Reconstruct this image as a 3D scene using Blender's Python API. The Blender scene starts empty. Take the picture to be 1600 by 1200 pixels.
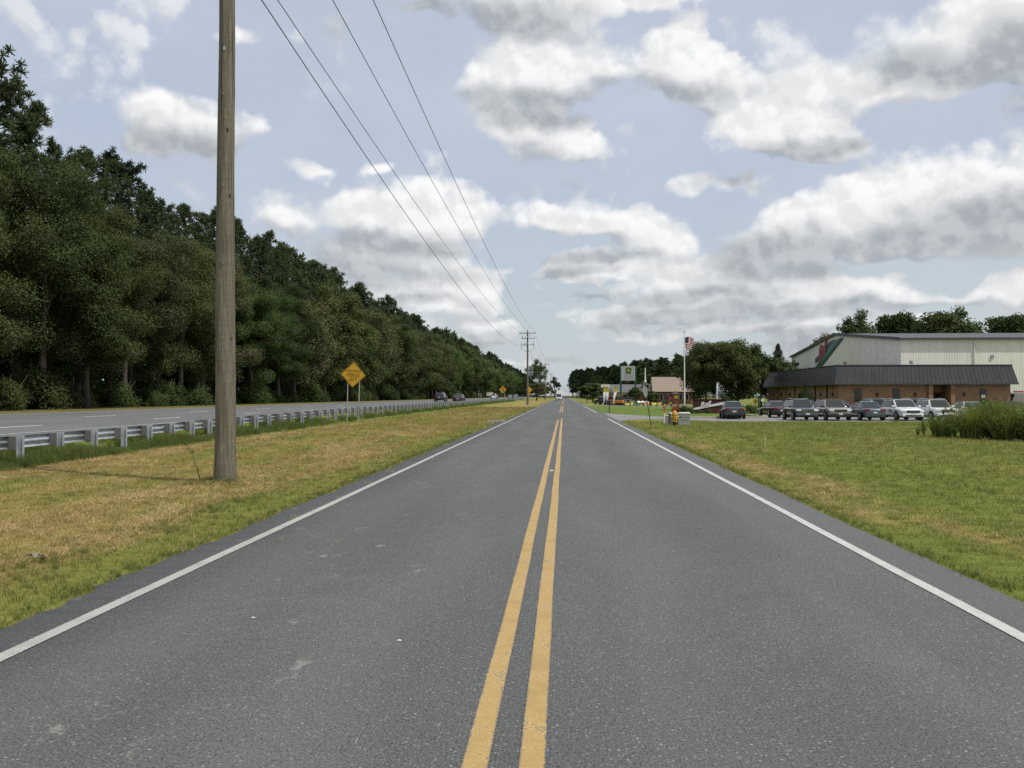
import bpy, bmesh, math, random
import numpy as np
from mathutils import Vector, Matrix, Euler

random.seed(7)
rng = np.random.default_rng(7)
scene = bpy.context.scene
R = math.radians
PI = math.pi

# ------------------------------------------------------------------ camera
EYE = 1.7
FOC = 1383.0                       # focal length in pixels of a 1600-pixel-wide frame
YAW = math.atan(81 / FOC)
PITCH = math.atan(18 / math.hypot(FOC, 81))
cam_data = bpy.data.cameras.new('camera')
cam = bpy.data.objects.new('camera', cam_data)
scene.collection.objects.link(cam)
cam.location = (0, 0, EYE)
cam.rotation_euler = (PI / 2 + PITCH, 0, YAW)
cam_data.sensor_width = 36
cam_data.lens = 36 * FOC / 1600
cam_data.clip_start = 0.05
cam_data.clip_end = 9000
scene.camera = cam

# ------------------------------------------------------------------ exposure
scene.view_settings.view_transform = 'Standard'
scene.view_settings.look = 'None'
scene.view_settings.exposure = 0.0
scene.view_settings.gamma = 1.0
scene.view_settings.use_curve_mapping = False
try:
    scene.cycles.use_denoising = False
    scene.cycles.max_bounces = 6
    scene.cycles.transparent_max_bounces = 6
    scene.cycles.diffuse_bounces = 3
    scene.cycles.glossy_bounces = 2
    scene.cycles.caustics_reflective = False
    scene.cycles.caustics_refractive = False
    scene.cycles.sample_clamp_indirect = 4.0
except Exception:
    pass

# ------------------------------------------------------------------ sun
SUN_EL, SUN_DIR = R(60), Vector((1.0, -0.50, 0)).normalized()
sun_vec = Vector((SUN_DIR.x * math.cos(SUN_EL), SUN_DIR.y * math.cos(SUN_EL), math.sin(SUN_EL)))
sun_data = bpy.data.lights.new('sun', 'SUN')
sun_data.energy = 3.5
sun_data.angle = R(1.2)
sun_data.color = (1.0, 0.96, 0.87)
sun = bpy.data.objects.new('sun', sun_data)
scene.collection.objects.link(sun)
sun.rotation_euler = sun_vec.to_track_quat('Z', 'Y').to_euler()
sun.location = (30, 0, 60)

# ------------------------------------------------------------------ node helper
class NT:
    def __init__(self, tree):
        self.t = tree; self.n = tree.nodes; self.l = tree.links
    def new(self, typ, **kw):
        nd = self.n.new(typ)
        for k, v in kw.items(): setattr(nd, k, v)
        return nd
    def put(self, sock, v):
        if v is None: return
        if hasattr(v, 'is_linked') or hasattr(v, 'links'): self.l.new(v, sock)
        else:
            if hasattr(sock.default_value, '__len__') and not hasattr(v, '__len__'):
                v = (v,) * len(sock.default_value)
            if hasattr(v, '__len__') and len(sock.default_value) == 4 and len(v) == 3: v = (*v, 1)
            sock.default_value = v
    def m(self, op, a=None, b=None, c=None, clamp=False):
        nd = self.new('ShaderNodeMath', operation=op, use_clamp=clamp)
        for i, v in enumerate((a, b, c)): self.put(nd.inputs[i], v)
        return nd.outputs[0]
    def v(self, op, a=None, b=None, c=None):
        nd = self.new('ShaderNodeVectorMath', operation=op)
        for i, v in enumerate((a, b, c)):
            if v is not None: self.put(nd.inputs[i], v)
        return nd.outputs['Value'] if op in ('LENGTH', 'DOT_PRODUCT', 'DISTANCE') else nd.outputs[0]
    def noise(self, vec, scale, detail=2, rough=0.5, dist=0, typ=None, col=False):
        nd = self.new('ShaderNodeTexNoise')
        if vec is not None: self.put(nd.inputs['Vector'], vec)
        nd.inputs['Scale'].default_value = scale; nd.inputs['Detail'].default_value = detail
        nd.inputs['Roughness'].default_value = rough; nd.inputs['Distortion'].default_value = dist
        return nd.outputs['Color'] if col else nd.outputs[0]
    def voro(self, vec, scale, feature='F1', smooth=None, out='Distance'):
        nd = self.new('ShaderNodeTexVoronoi', feature=feature)
        if vec is not None: self.put(nd.inputs['Vector'], vec)
        nd.inputs['Scale'].default_value = scale
        if smooth is not None and 'Smoothness' in nd.inputs: nd.inputs['Smoothness'].default_value = smooth
        return nd.outputs[out]
    def ss(self, x, lo, hi, a=0.0, b=1.0, typ='SMOOTHSTEP'):
        nd = self.new('ShaderNodeMapRange', interpolation_type=typ)
        self.put(nd.inputs['Value'], x)
        for k, v in (('From Min', lo), ('From Max', hi), ('To Min', a), ('To Max', b)): self.put(nd.inputs[k], v)
        return nd.outputs[0]
    def mix(self, f, a, b, blend='MIX'):
        nd = self.new('ShaderNodeMix', data_type='RGBA', blend_type=blend)
        self.put(nd.inputs[0], f); self.put(nd.inputs[6], a); self.put(nd.inputs[7], b)
        return nd.outputs[2]
    def xyz(self, vec):
        nd = self.new('ShaderNodeSeparateXYZ'); self.put(nd.inputs[0], vec); return nd.outputs
    def comb(self, x=0.0, y=0.0, z=0.0):
        nd = self.new('ShaderNodeCombineXYZ')
        for i, v in enumerate((x, y, z)): self.put(nd.inputs[i], v)
        return nd.outputs[0]

# ------------------------------------------------------------------ sky with cumulus, laid out by azimuth and elevation (degrees)
def sky_dir(px, py):
    u, w = (px - 881) / FOC, (618 - py) / FOC
    return math.degrees(math.atan(u)), math.degrees(math.atan(w * math.cos(math.atan(u))))

CLOUD_BODY = [  # centre and radii of the bright heaps
    (765,125,66,62),(850,105,85,58),(935,118,75,52),(1050,105,72,55),(1110,135,50,34),(830,205,95,40),(900,228,50,32),
    (1000,0,190,26,.25),(850,8,180,34,.15),(650,-8,110,16,.3),
    (255,168,72,50,.12),(215,205,66,36,.3),(310,205,80,38,.22),(395,195,42,28,.35),(350,45,62,26,.35),
    (475,260,42,20,.3),(585,255,58,20,.45),
    (450,340,75,36),(545,335,95,36),(650,328,85,44),(730,335,52,36),(545,395,150,42),(640,395,60,40),(690,405,40,32),(740,440,45,26),(590,450,120,26),(690,475,90,22),
    (860,338,62,24),(950,355,80,28),(1030,375,60,36),(915,425,75,24),(1060,430,60,32),(1130,440,50,38),(1180,455,50,24),
    (1190,205,75,46),(1250,205,70,42),(1290,235,50,20),(1300,140,95,45,.2),(1215,130,55,22,.35),(1075,295,60,24,.3),(1140,285,40,22,.35),
    (1430,80,75,62),(1530,50,105,62),(1600,70,60,60),(1400,140,70,34),(1460,120,75,50),
    (1240,345,60,34),(1330,335,75,50),(1420,335,75,50),(1500,300,75,56),(1590,300,60,52),(1230,385,85,26),(1370,388,140,30),(1530,360,110,42),(1560,395,90,20,.2),
    (955,500,55,24),(1090,480,90,26),(1230,480,100,18,.15),(1320,460,90,18,.2),(1470,465,110,20),(1580,450,60,26),(1000,530,110,13,.2),(620,505,110,14,.1),(760,510,60,12,.2),(1330,508,110,13,.1),(1200,525,100,11,.2),(1420,505,70,12),
]
CLOUD_BASE = [  # the grey undersides
    (750,150,45,18),(900,150,150,13),(1040,155,70,14),(860,180,110,18),
    (640,-6,90,14),(780,20,120,20),(280,220,110,20),
    (560,372,170,12),(560,425,120,20),(480,400,90,22),(600,470,100,10),
    (930,410,90,8),(1080,465,110,10),(1090,490,120,10),(880,430,60,8),
    (1270,232,80,9),(1160,275,60,12),(1200,250,90,10),
    (1560,110,80,34),(1480,115,55,24),(1600,160,60,38),(1410,115,40,20),
    (1290,395,120,22),(1430,385,130,22),(1530,355,90,24),(1590,350,60,30),(1180,425,60,14),(1350,425,170,14),(1210,395,70,18),
    (1030,512,110,10),(1180,500,140,8),(1400,480,180,8),(1000,550,220,8),(1330,530,200,10),(640,520,120,7),
]

def lattice_noise(x, y, seed, octaves=4, gain=0.55):
    g = np.random.default_rng(seed); tot = np.zeros_like(x); amp, norm = 1.0, 0.0
    for o in range(octaves):
        L = g.random((257, 257)); f = 2.0 ** o
        xi, yi = x * f + 31.7 * o, y * f + 17.3 * o
        x0, y0 = np.floor(xi).astype(int), np.floor(yi).astype(int)
        fx, fy = xi - x0, yi - y0
        fx, fy = fx * fx * (3 - 2 * fx), fy * fy * (3 - 2 * fy)
        x0 %= 256; y0 %= 256
        v = (L[x0, y0] * (1 - fx) + L[x0 + 1, y0] * fx) * (1 - fy) + (L[x0, y0 + 1] * (1 - fx) + L[x0 + 1, y0 + 1] * fx) * fy
        tot += amp * v; norm += amp; amp *= gain
    return tot / norm

def build_sky():
    w = bpy.data.worlds.new('World'); scene.world = w; w.use_nodes = True
    N = NT(w.node_tree); N.n.clear()
    out = N.new('ShaderNodeOutputWorld')
    sky = N.new('ShaderNodeTexSky', sky_type='NISHITA')
    sky.sun_disc = False
    sky.sun_elevation = SUN_EL
    sky.sun_rotation = math.atan2(SUN_DIR.x, SUN_DIR.y)
    sky.air_density = 1.0; sky.dust_density = 1.6; sky.ozone_density = 1.2; sky.altitude = 10
    bg1 = N.new('ShaderNodeBackground'); N.put(bg1.inputs[0], sky.outputs[0]); bg1.inputs[1].default_value = 0.12
    N.l.new(bg1.outputs[0], out.inputs[0])
    w.cycles.sampling_method = 'NONE'

    # the cloud deck: a dome whose vertices hold how much cloud stands in each direction; the material gives it billows
    azs = np.concatenate([np.arange(-180, -52, 4.0), np.arange(-52, 52, 0.25), np.arange(52, 180.1, 4.0)])
    els = np.concatenate([np.arange(-1.5, 40, 0.22), np.arange(40, 91, 3.0)]); els[-1] = 89.9
    AZ, EL = np.meshgrid(azs, els, indexing='ij')
    wx = lattice_noise(AZ / 2.6 + 60, EL / 2.0 + 20, 1) - 0.5
    wy = lattice_noise(AZ / 2.6 + 90, EL / 2.0 + 40, 2) - 0.5
    PA, PE = AZ + wx * 2.6, EL + wy * 1.8
    def field(lst, k, flat, up=0.0, grow=1.27):
        acc = np.zeros_like(PA)
        for (cx, cy, rx, ry, *thin_) in lst:
            a, e = sky_dir(cx, cy)
            ra, re = math.degrees(rx / FOC) * grow, math.degrees(ry / FOC) * grow
            de = (PE + up - e) / re
            if flat: de = np.where(de < 0, de * 1.25, de)          # heaps are flatter below than above
            d = np.sqrt(((PA - a) / ra) ** 2 + de ** 2)
            acc += np.exp(-np.minimum(d + (thin_[0] if thin_ else 0.0), 6) / k)
        return np.maximum(1 + k * np.log(np.maximum(acc, 1e-9)), -1.2)
    A, B = field(CLOUD_BODY, 0.16, True), field(CLOUD_BASE, 0.22, False)
    B = np.maximum(B, (field(CLOUD_BODY, 0.16, True, 1.3) - A) * 1.1 - 0.45)                        # more cloud overhead, less light
    def sst(v, lo, hi):
        t = np.clip((v - lo) / (hi - lo), 0, 1); return t * t * (3 - 2 * t)
    inside = sst(AZ, -50, -38) * sst(AZ, 50, 36) * sst(EL, 38, 28)
    gen = (lattice_noise(AZ / 22 + 40, EL / 12 + 7, 5, 5) - 0.5) * 6.0
    genb = (lattice_noise(AZ / 22 + 40.0, (EL + 3.5) / 12 + 7, 5, 4) - 0.5) * 5.0 - 0.2
    low = sst(EL, 13, 5) * (lattice_noise(AZ / 5.0 + 11, EL / 1.1 + 3, 9, 4) * 2.2 - 1.12)      # crowded rows of far cloud
    A = np.maximum(A, low)
    A = A * inside + gen * (1 - inside); B = B * inside + genb * (1 - inside)
    Rd = 4000.0
    ca, sa, ce, se = np.cos(np.radians(AZ)), np.sin(np.radians(AZ)), np.cos(np.radians(EL)), np.sin(np.radians(EL))
    V = np.stack([sa * ce, ca * ce, se], -1).reshape(-1, 3)
    na, ne = len(azs), len(els)
    ii, jj = np.meshgrid(np.arange(na - 1), np.arange(ne - 1), indexing='ij')
    q = np.stack([ii * ne + jj, (ii + 1) * ne + jj, (ii + 1) * ne + jj + 1, ii * ne + jj + 1], -1).reshape(-1, 4)
    c = V[q].mean(1); c /= np.linalg.norm(c, axis=1)[:, None]
    q = q[c @ np.array(sun_vec) < math.cos(R(9))]                 # the sun shines through a gap
    me = bpy.data.meshes.new('sky')
    me.vertices.add(len(V)); me.vertices.foreach_set('co', (V * Rd).ravel())
    me.loops.add(len(q) * 4); me.loops.foreach_set('vertex_index', q.ravel().astype(np.int32))
    me.polygons.add(len(q)); me.polygons.foreach_set('loop_start', np.arange(0, len(q) * 4, 4, dtype=np.int32))
    me.update(calc_edges=True)
    for nm, arr in (('cover', A), ('underside', B)):
        at_ = me.attributes.new(nm, 'FLOAT', 'POINT'); at_.data.foreach_set('value', arr.ravel().astype(np.float32))
    ob = bpy.data.objects.new('sky', me); scene.collection.objects.link(ob)
    ob['kind'] = 'structure'
    mt = bpy.data.materials.new('cloud_deck'); mt.use_nodes = True
    me.materials.append(mt)
    try: mt.cycles.emission_sampling = 'NONE'
    except Exception: pass
    N = NT(mt.node_tree); N.n.clear()
    out = N.new('ShaderNodeOutputMaterial')
    geo = N.new('ShaderNodeNewGeometry')
    D = N.v('NORMALIZE', geo.outputs['Position'])
    z = N.xyz(D)[2]
    def attr(nm):
        a = N.new('ShaderNodeAttribute', attribute_name=nm); return a.outputs['Fac']
    A2, B2 = attr('cover'), attr('underside')
    wob = N.noise(D, 40.0, 3, 0.6, col=True)
    def billow(vec):
        n1 = N.noise(vec, 16.0, 6, 0.50)
        v1 = N.voro(N.v('ADD', vec, N.v('MULTIPLY', wob, (0.035, 0.035, 0.035))), 36.0, 'F1')
        return N.m('MULTIPLY_ADD', v1, -0.17, n1)
    n0 = billow(D)
    n1 = billow(N.v('ADD', D, (0.0045, 0.0, 0.0085)))
    stretch = N.v('MULTIPLY', D, (1, 1, 2.0))
    soft = N.noise(D, 6.0, 3, 0.5)
    hi = N.ss(soft, 0.38, 0.62, 0.20, 0.80)
    above = N.ss(z, -0.02, 0.02)
    veil = N.ss(N.noise(stretch, 2.6, 5, 0.6), 0.25, 0.75, 0.74, 0.97)
    veil = N.m('MULTIPLY', N.m('MAXIMUM', veil, N.ss(z, 0.2, 0.0, 0.0, 0.85)), above)
    thin = N.mix(N.ss(z, 0.03, 0.28), (0.565, 0.63, 0.665), (0.545, 0.605, 0.715))
    shade = N.ss(N.m('SUBTRACT', n0, n1), -0.085, 0.085)          # sunward billow faces brighter
    greyc = N.mix(shade, (0.30, 0.335, 0.38), (0.45, 0.48, 0.52))
    FA = N.m('MULTIPLY_ADD', N.m('SUBTRACT', n0, 0.41), 1.55, A2)
    alpha = N.m('MULTIPLY', N.m('MULTIPLY', N.ss(FA, -0.26, hi), N.ss(A2, -0.55, 0.40, 0.30, 1.0)), above)
    dark = N.m('MULTIPLY', N.ss(N.m('MULTIPLY_ADD', N.m('SUBTRACT', n0, 0.41), 0.45, B2), -0.70, 0.70), 0.80)
    lit = N.m('MULTIPLY_ADD', shade, 0.30, 0.72)
    lit = N.m('MULTIPLY', lit, N.ss(FA, 0.15, 1.4, 1.0, 0.84))
    body = N.mix(lit, (0.42, 0.45, 0.48), (0.98, 0.985, 0.98))
    col = N.mix(dark, body, greyc)
    a_all = N.m('MAXIMUM', alpha, veil)
    colr = N.mix(N.ss(N.m('MULTIPLY_ADD', veil, -0.5, alpha), -0.1, 0.5), thin, col)
    em = N.new('ShaderNodeEmission'); N.put(em.inputs[0], colr)
    tr = N.new('ShaderNodeBsdfTransparent')
    mx = N.new('ShaderNodeMixShader'); N.put(mx.inputs[0], a_all)
    N.l.new(tr.outputs[0], mx.inputs[1]); N.l.new(em.outputs[0], mx.inputs[2])
    N.l.new(mx.outputs[0], out.inputs[0])
build_sky()

# ------------------------------------------------------------------ object helpers
COL = scene.collection
def link(o): COL.objects.link(o); return o
def tag(o, label=None, cat=None, group=None, kind=None):
    if label: o['label'] = label
    if cat: o['category'] = cat
    if group: o['group'] = group
    if kind: o['kind'] = kind
    return o
def empty(name, loc=(0, 0, 0), rz=0.0, label=None, cat=None, group=None):
    o = bpy.data.objects.new(name, None); link(o)
    o.empty_display_size = 0.3; o.location = loc; o.rotation_euler = (0, 0, rz)
    return tag(o, label, cat, group)
def copy_tree(o, parent=None):
    c = o.copy(); link(c); c.parent = parent
    for ch in o.children: copy_tree(ch, c)
    return c

class MB:
    """collects simple shapes; build() makes them ONE mesh object"""
    def __init__(self): self.v = []; self.f = []
    def add(self, vs, fs):
        b = len(self.v); self.v += [tuple(p) for p in vs]; self.f += [tuple(b + i for i in f) for f in fs]; return self
    def box(self, c, s, rot=None, taper=1.0):
        hx, hy, hz = s[0] / 2, s[1] / 2, s[2] / 2
        vs = []
        for z, t in ((-hz, 1.0), (hz, taper)):
            for x, y in ((-hx, -hy), (hx, -hy), (hx, hy), (-hx, hy)): vs.append(Vector((x * t, y * t, z)))
        if rot is not None:
            m = Euler(rot).to_matrix() if not isinstance(rot, Matrix) else rot
            vs = [m @ p for p in vs]
        c = Vector(c)
        return self.add([p + c for p in vs], [(0, 3, 2, 1), (4, 5, 6, 7), (0, 1, 5, 4), (1, 2, 6, 5), (2, 3, 7, 6), (3, 0, 4, 7)])
    def tube(self, pts, rad, n=8, caps=True):
        pts = [Vector(p) for p in pts]; rad = rad if hasattr(rad, '__len__') else [rad] * len(pts)
        b = len(self.v); prev = None
        for i, p in enumerate(pts):
            d = (pts[min(i + 1, len(pts) - 1)] - pts[max(i - 1, 0)]).normalized()
            if prev is None:
                u = d.cross(Vector((0, 0, 1)));
                if u.length < 0.05: u = Vector((1, 0, 0))
            else: u = prev - d * prev.dot(d)
            u.normalize(); prev = u; w = d.cross(u)
            for k in range(n):
                a = 2 * PI * k / n
                self.v.append(tuple(p + (u * math.cos(a) + w * math.sin(a)) * rad[i]))
        for i in range(len(pts) - 1):
            for k in range(n):
                a0, a1 = b + i * n + k, b + i * n + (k + 1) % n
                self.f.append((a0, a1, a1 + n, a0 + n))
        if caps:
            self.f.append(tuple(b + k for k in range(n))[::-1]); self.f.append(tuple(b + (len(pts) - 1) * n + k for k in range(n)))
        return self
    def lathe(self, prof, n=16, c=(0, 0, 0), axis='Z'):
        b = len(self.v)
        for r, z in prof:
            for k in range(n):
                a = 2 * PI * k / n; p = (r * math.cos(a), r * math.sin(a), z)
                if axis == 'X': p = (p[2], p[0], p[1])
                elif axis == 'Y': p = (p[0], p[2], p[1])
                self.v.append((p[0] + c[0], p[1] + c[1], p[2] + c[2]))
        for i in range(len(prof) - 1):
            for k in range(n):
                a0, a1 = b + i * n + k, b + i * n + (k + 1) % n
                self.f.append((a0, a1, a1 + n, a0 + n))
        self.f.append(tuple(b + k for k in range(n))[::-1]); self.f.append(tuple(b + (len(prof) - 1) * n + k for k in range(n)))
        return self
    def prism(self, poly, d0, d1, plane='XZ'):
        """polygon in a plane extruded along the third axis"""
        def P(a, b_, d): return {'XZ': (a, d, b_), 'YZ': (d, a, b_), 'XY': (a, b_, d)}[plane]
        n = len(poly); vs = [P(a, b_, d0) for a, b_ in poly] + [P(a, b_, d1) for a, b_ in poly]
        fs = [tuple(range(n)), tuple(range(n, 2 * n))[::-1]] + [(i, (i + 1) % n, (i + 1) % n + n, i + n) for i in range(n)]
        return self.add(vs, fs)
    def grid(self, rows):
        b = len(self.v); m = len(rows[0])
        for r in rows: self.v += [tuple(p) for p in r]
        for i in range(len(rows) - 1):
            for j in range(m - 1): self.f.append((b + i * m + j, b + i * m + j + 1, b + (i + 1) * m + j + 1, b + (i + 1) * m + j))
        return self
    def quad(self, a, b_, c, d): return self.add([a, b_, c, d], [(0, 1, 2, 3)])
    def mesh(self, name, mat, smooth=False, fix=True):
        me = bpy.data.meshes.new(name); me.from_pydata(self.v, [], self.f)
        if fix:
            bm = bmesh.new(); bm.from_mesh(me); bmesh.ops.recalc_face_normals(bm, faces=bm.faces); bm.to_mesh(me); bm.free()
        if mat is not None: me.materials.append(mat)
        if smooth:
            me.polygons.foreach_set('use_smooth', [True] * len(me.polygons))
            if smooth != 'all' and hasattr(me, 'set_sharp_from_angle'): me.set_sharp_from_angle(angle=R(40))
        me.update(); return me
    def build(self, name, mat, parent=None, smooth=False, loc=(0, 0, 0), rz=0.0, fix=True, bevel=0.0, sub=0):
        o = bpy.data.objects.new(name, self.mesh(name, mat, smooth, fix)); link(o)
        o.parent = parent; o.location = loc; o.rotation_euler = (0, 0, rz)
        if bevel:
            b = o.modifiers.new('bevel', 'BEVEL'); b.width = bevel; b.segments = 2; b.limit_method = 'ANGLE'
        if sub:
            sb = o.modifiers.new('sub', 'SUBSURF'); sb.levels = sub; sb.render_levels = sub
        return o

def np_mesh(name, V, Q, mat, smooth=False, n=4):
    me = bpy.data.meshes.new(name)
    V = np.asarray(V, np.float32); Q = np.asarray(Q, np.int32)
    me.vertices.add(len(V)); me.vertices.foreach_set('co', V.ravel())
    me.loops.add(Q.size); me.loops.foreach_set('vertex_index', Q.ravel())
    me.polygons.add(len(Q)); me.polygons.foreach_set('loop_start', np.arange(0, Q.size, n, dtype=np.int32))
    if smooth: me.polygons.foreach_set('use_smooth', np.ones(len(Q), bool))
    me.update(calc_edges=True)
    if mat is not None: me.materials.append(mat)
    return me
def np_obj(name, me, parent=None, loc=(0, 0, 0), rz=0.0):
    o = bpy.data.objects.new(name, me); link(o); o.parent = parent; o.location = loc; o.rotation_euler = (0, 0, rz); return o

def text_mesh(body, size, depth, mat, name, parent, M, shear=0.0, align='CENTER', spacing=1.0, bold=0.0):
    """flat lettering as a mesh part; M places it (text lies in local XY, facing +Z)"""
    cu = bpy.data.curves.new(name, 'FONT'); cu.body = body; cu.size = size; cu.extrude = depth
    cu.align_x = align; cu.align_y = 'CENTER'; cu.shear = shear; cu.space_character = spacing; cu.offset = bold; cu.resolution_u = 3
    tmp = bpy.data.objects.new(name, cu); link(tmp)
    dg = bpy.context.evaluated_depsgraph_get()
    me = bpy.data.meshes.new_from_object(tmp.evaluated_get(dg))
    bpy.data.objects.remove(tmp); bpy.data.curves.remove(cu)
    me.materials.clear(); me.materials.append(mat)
    o = bpy.data.objects.new(name, me); link(o); o.parent = parent; o.matrix_local = M
    return o

# ------------------------------------------------------------------ materials
MATS = {}
def base_mat(name):
    m = bpy.data.materials.new(name); m.use_nodes = True
    N = NT(m.node_tree); N.n.clear()
    out = N.new('ShaderNodeOutputMaterial'); b = N.new('ShaderNodeBsdfPrincipled')
    N.l.new(b.outputs[0], out.inputs[0])
    return m, N, b, out
def simple(name, col, rough=0.6, metal=0.0, var=0.12, scale=6.0, bump=0.0, spec=0.5, coat=0.0, stretch=(1, 1, 1)):
    """plain surface with soft blotches, grain and a little relief"""
    if name in MATS: return MATS[name]
    m, N, b, out = base_mat(name)
    tc = N.new('ShaderNodeTexCoord')
    vec = N.v('MULTIPLY', tc.outputs['Object'], stretch)
    n1 = N.noise(vec, scale, 5, 0.6); n2 = N.noise(vec, scale * 9, 3, 0.6)
    f = N.ss(N.m('MULTIPLY_ADD', n2, 0.35, N.m('MULTIPLY', n1, 0.65)), 0.3, 0.7)
    lo = tuple(max(0, c * (1 - var)) for c in col); hi = tuple(min(1, c * (1 + var)) for c in col)
    N.put(b.inputs['Base Color'], N.mix(f, lo, hi))
    N.put(b.inputs['Roughness'], N.ss(n1, 0.3, 0.7, max(0.02, rough - 0.08), min(1, rough + 0.08)))
    b.inputs['Metallic'].default_value = metal
    b.inputs['Specular IOR Level'].default_value = spec
    if coat: b.inputs['Coat Weight'].default_value = coat; b.inputs['Coat Roughness'].default_value = 0.04
    if bump:
        bp = N.new('ShaderNodeBump'); bp.inputs['Strength'].default_value = bump; bp.inputs['Distance'].default_value = 0.01
        N.put(bp.inputs['Height'], n2); N.l.new(bp.outputs[0], b.inputs['Normal'])
    MATS[name] = m; return m
def paint(name, col, metal=0.0, rough=0.25): return simple(name, col, rough, metal, 0.05, 1.5, coat=1.0)

# ------------------------------------------------------------------ terrain
def sstep(a, b, x):
    t = min(1.0, max(0.0, (x - a) / (b - a))); return t * t * (3 - 2 * t)
ROAD_L, ROAD_R = -4.08, 3.73
HW_NEAR, HW_FAR = -16.2, -28.8
def hw_z(x): return 0.48 + (HW_NEAR - x) / (HW_NEAR - HW_FAR) * 0.26
def ground_z(x, y):
    z = 0.0
    if x < -4:
        if x > HW_NEAR: z = 0.46 * sstep(-13.6, -16.0, x)
        elif x > HW_FAR: z = hw_z(x) - 0.03
        else: z = 0.71 + 0.09 * sstep(HW_FAR, HW_FAR - 2.2, x)
        z += 0.05 * math.sin(y * 0.11 + x * 0.4) * sstep(-4.4, -7, x) * (1 - sstep(-11.5, -13.5, x))
    else:
        z = -0.24 * sstep(44, 66, y) * sstep(4.2, 12, x)
        z += 0.045 * math.sin(y * 0.13 + x * 0.35) * sstep(4.5, 7, x) * (1 - sstep(48, 60, y))
    return z

def grass_group():
    """real colour of the turf by place: mown dry straw, green strips, greener lawn beyond the driveway"""
    g = bpy.data.node_groups.new('turf_colour', 'ShaderNodeTree')
    g.interface.new_socket('Color', in_out='OUTPUT', socket_type='NodeSocketColor')
    N = NT(g); go = N.new('NodeGroupOutput')
    geo = N.new('ShaderNodeNewGeometry'); P = geo.outputs['Position']
    x, y, z = N.xyz(P)
    w1 = N.noise(N.v('MULTIPLY', P, (1, 0.28, 0)), 0.9, 4, 0.6)
    w2 = N.noise(N.v('MULTIPLY', P, (1, 0.45, 0)), 0.35, 3, 0.55)
    w3 = N.noise(N.v('MULTIPLY', P, (1, 1, 0)), 3.2, 4, 0.65)
    xw = N.m('ADD', x, N.m('MULTIPLY', N.m('SUBTRACT', w1, 0.5), 1.5))
    def band(c, w):
        return N.ss(N.m('ABSOLUTE', N.m('SUBTRACT', xw, c)), w, w * 0.25)
    green = N.mix(w3, (0.115, 0.150, 0.028), (0.215, 0.250, 0.056))
    olive = N.mix(w3, (0.160, 0.155, 0.040), (0.275, 0.250, 0.076))
    straw = N.mix(w3, (0.24, 0.172, 0.066), (0.43, 0.325, 0.140))
    rust = N.mix(w3, (0.21, 0.140, 0.058), (0.36, 0.255, 0.118))
    # left verge
    dry = N.ss(N.m('MULTIPLY_ADD', w1, 0.6, N.m('MULTIPLY', w2, 0.5)), 0.44, 0.66)
    l = N.mix(dry, N.mix(N.ss(w2, 0.52, 0.38), olive, green), straw)
    l = N.mix(N.m('MULTIPLY', N.m('MAXIMUM', band(-12.2, 0.9), N.m('MAXIMUM', band(-7.2, 0.8), band(-5.7, 0.5))), 0.6), l, rust)
    l = N.mix(N.ss(N.m('MULTIPLY_ADD', N.m('SUBTRACT', w3, 0.5), 1.2, xw), -5.5, -4.55), l, N.mix(N.ss(w2, 0.35, 0.65, 0.40, 0.85), green, olive))
    l = N.mix(N.ss(xw, -12.7, -13.2), l, green)
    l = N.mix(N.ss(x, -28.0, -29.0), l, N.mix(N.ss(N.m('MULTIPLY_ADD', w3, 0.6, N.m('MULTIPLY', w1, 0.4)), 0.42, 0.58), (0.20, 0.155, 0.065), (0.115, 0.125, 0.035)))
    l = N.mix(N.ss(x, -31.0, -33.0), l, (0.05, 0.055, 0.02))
    # right verge
    dry2 = N.ss(N.m('MULTIPLY_ADD', w1, 0.5, N.m('MULTIPLY', w2, 0.5)), 0.50, 0.72)
    r = N.mix(N.m('MULTIPLY', dry2, 0.55), N.mix(N.ss(w2, 0.38, 0.72, 0.0, 0.75), green, olive), N.mix(0.45, olive, straw))
    edge = N.m('MULTIPLY', band(4.75, 0.75), N.ss(w1, 0.42, 0.60))
    r = N.mix(N.m('MULTIPLY', edge, 0.9), r, straw)
    lawn = N.mix(w1, (0.092, 0.145, 0.028), (0.145, 0.195, 0.045))
    r = N.mix(N.ss(y, 74, 78), r, N.mix(N.ss(y, 120, 170), lawn, N.mix(w1, lawn, olive)))
    far = N.ss(y, 260, 420)
    c = N.mix(N.ss(x, -1, 1), l, r)
    c = N.mix(N.m('MULTIPLY', far, 0.7), c, N.mix(w2, green, olive))
    N.l.new(c, go.inputs[0])
    return g
TURF = grass_group()
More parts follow.
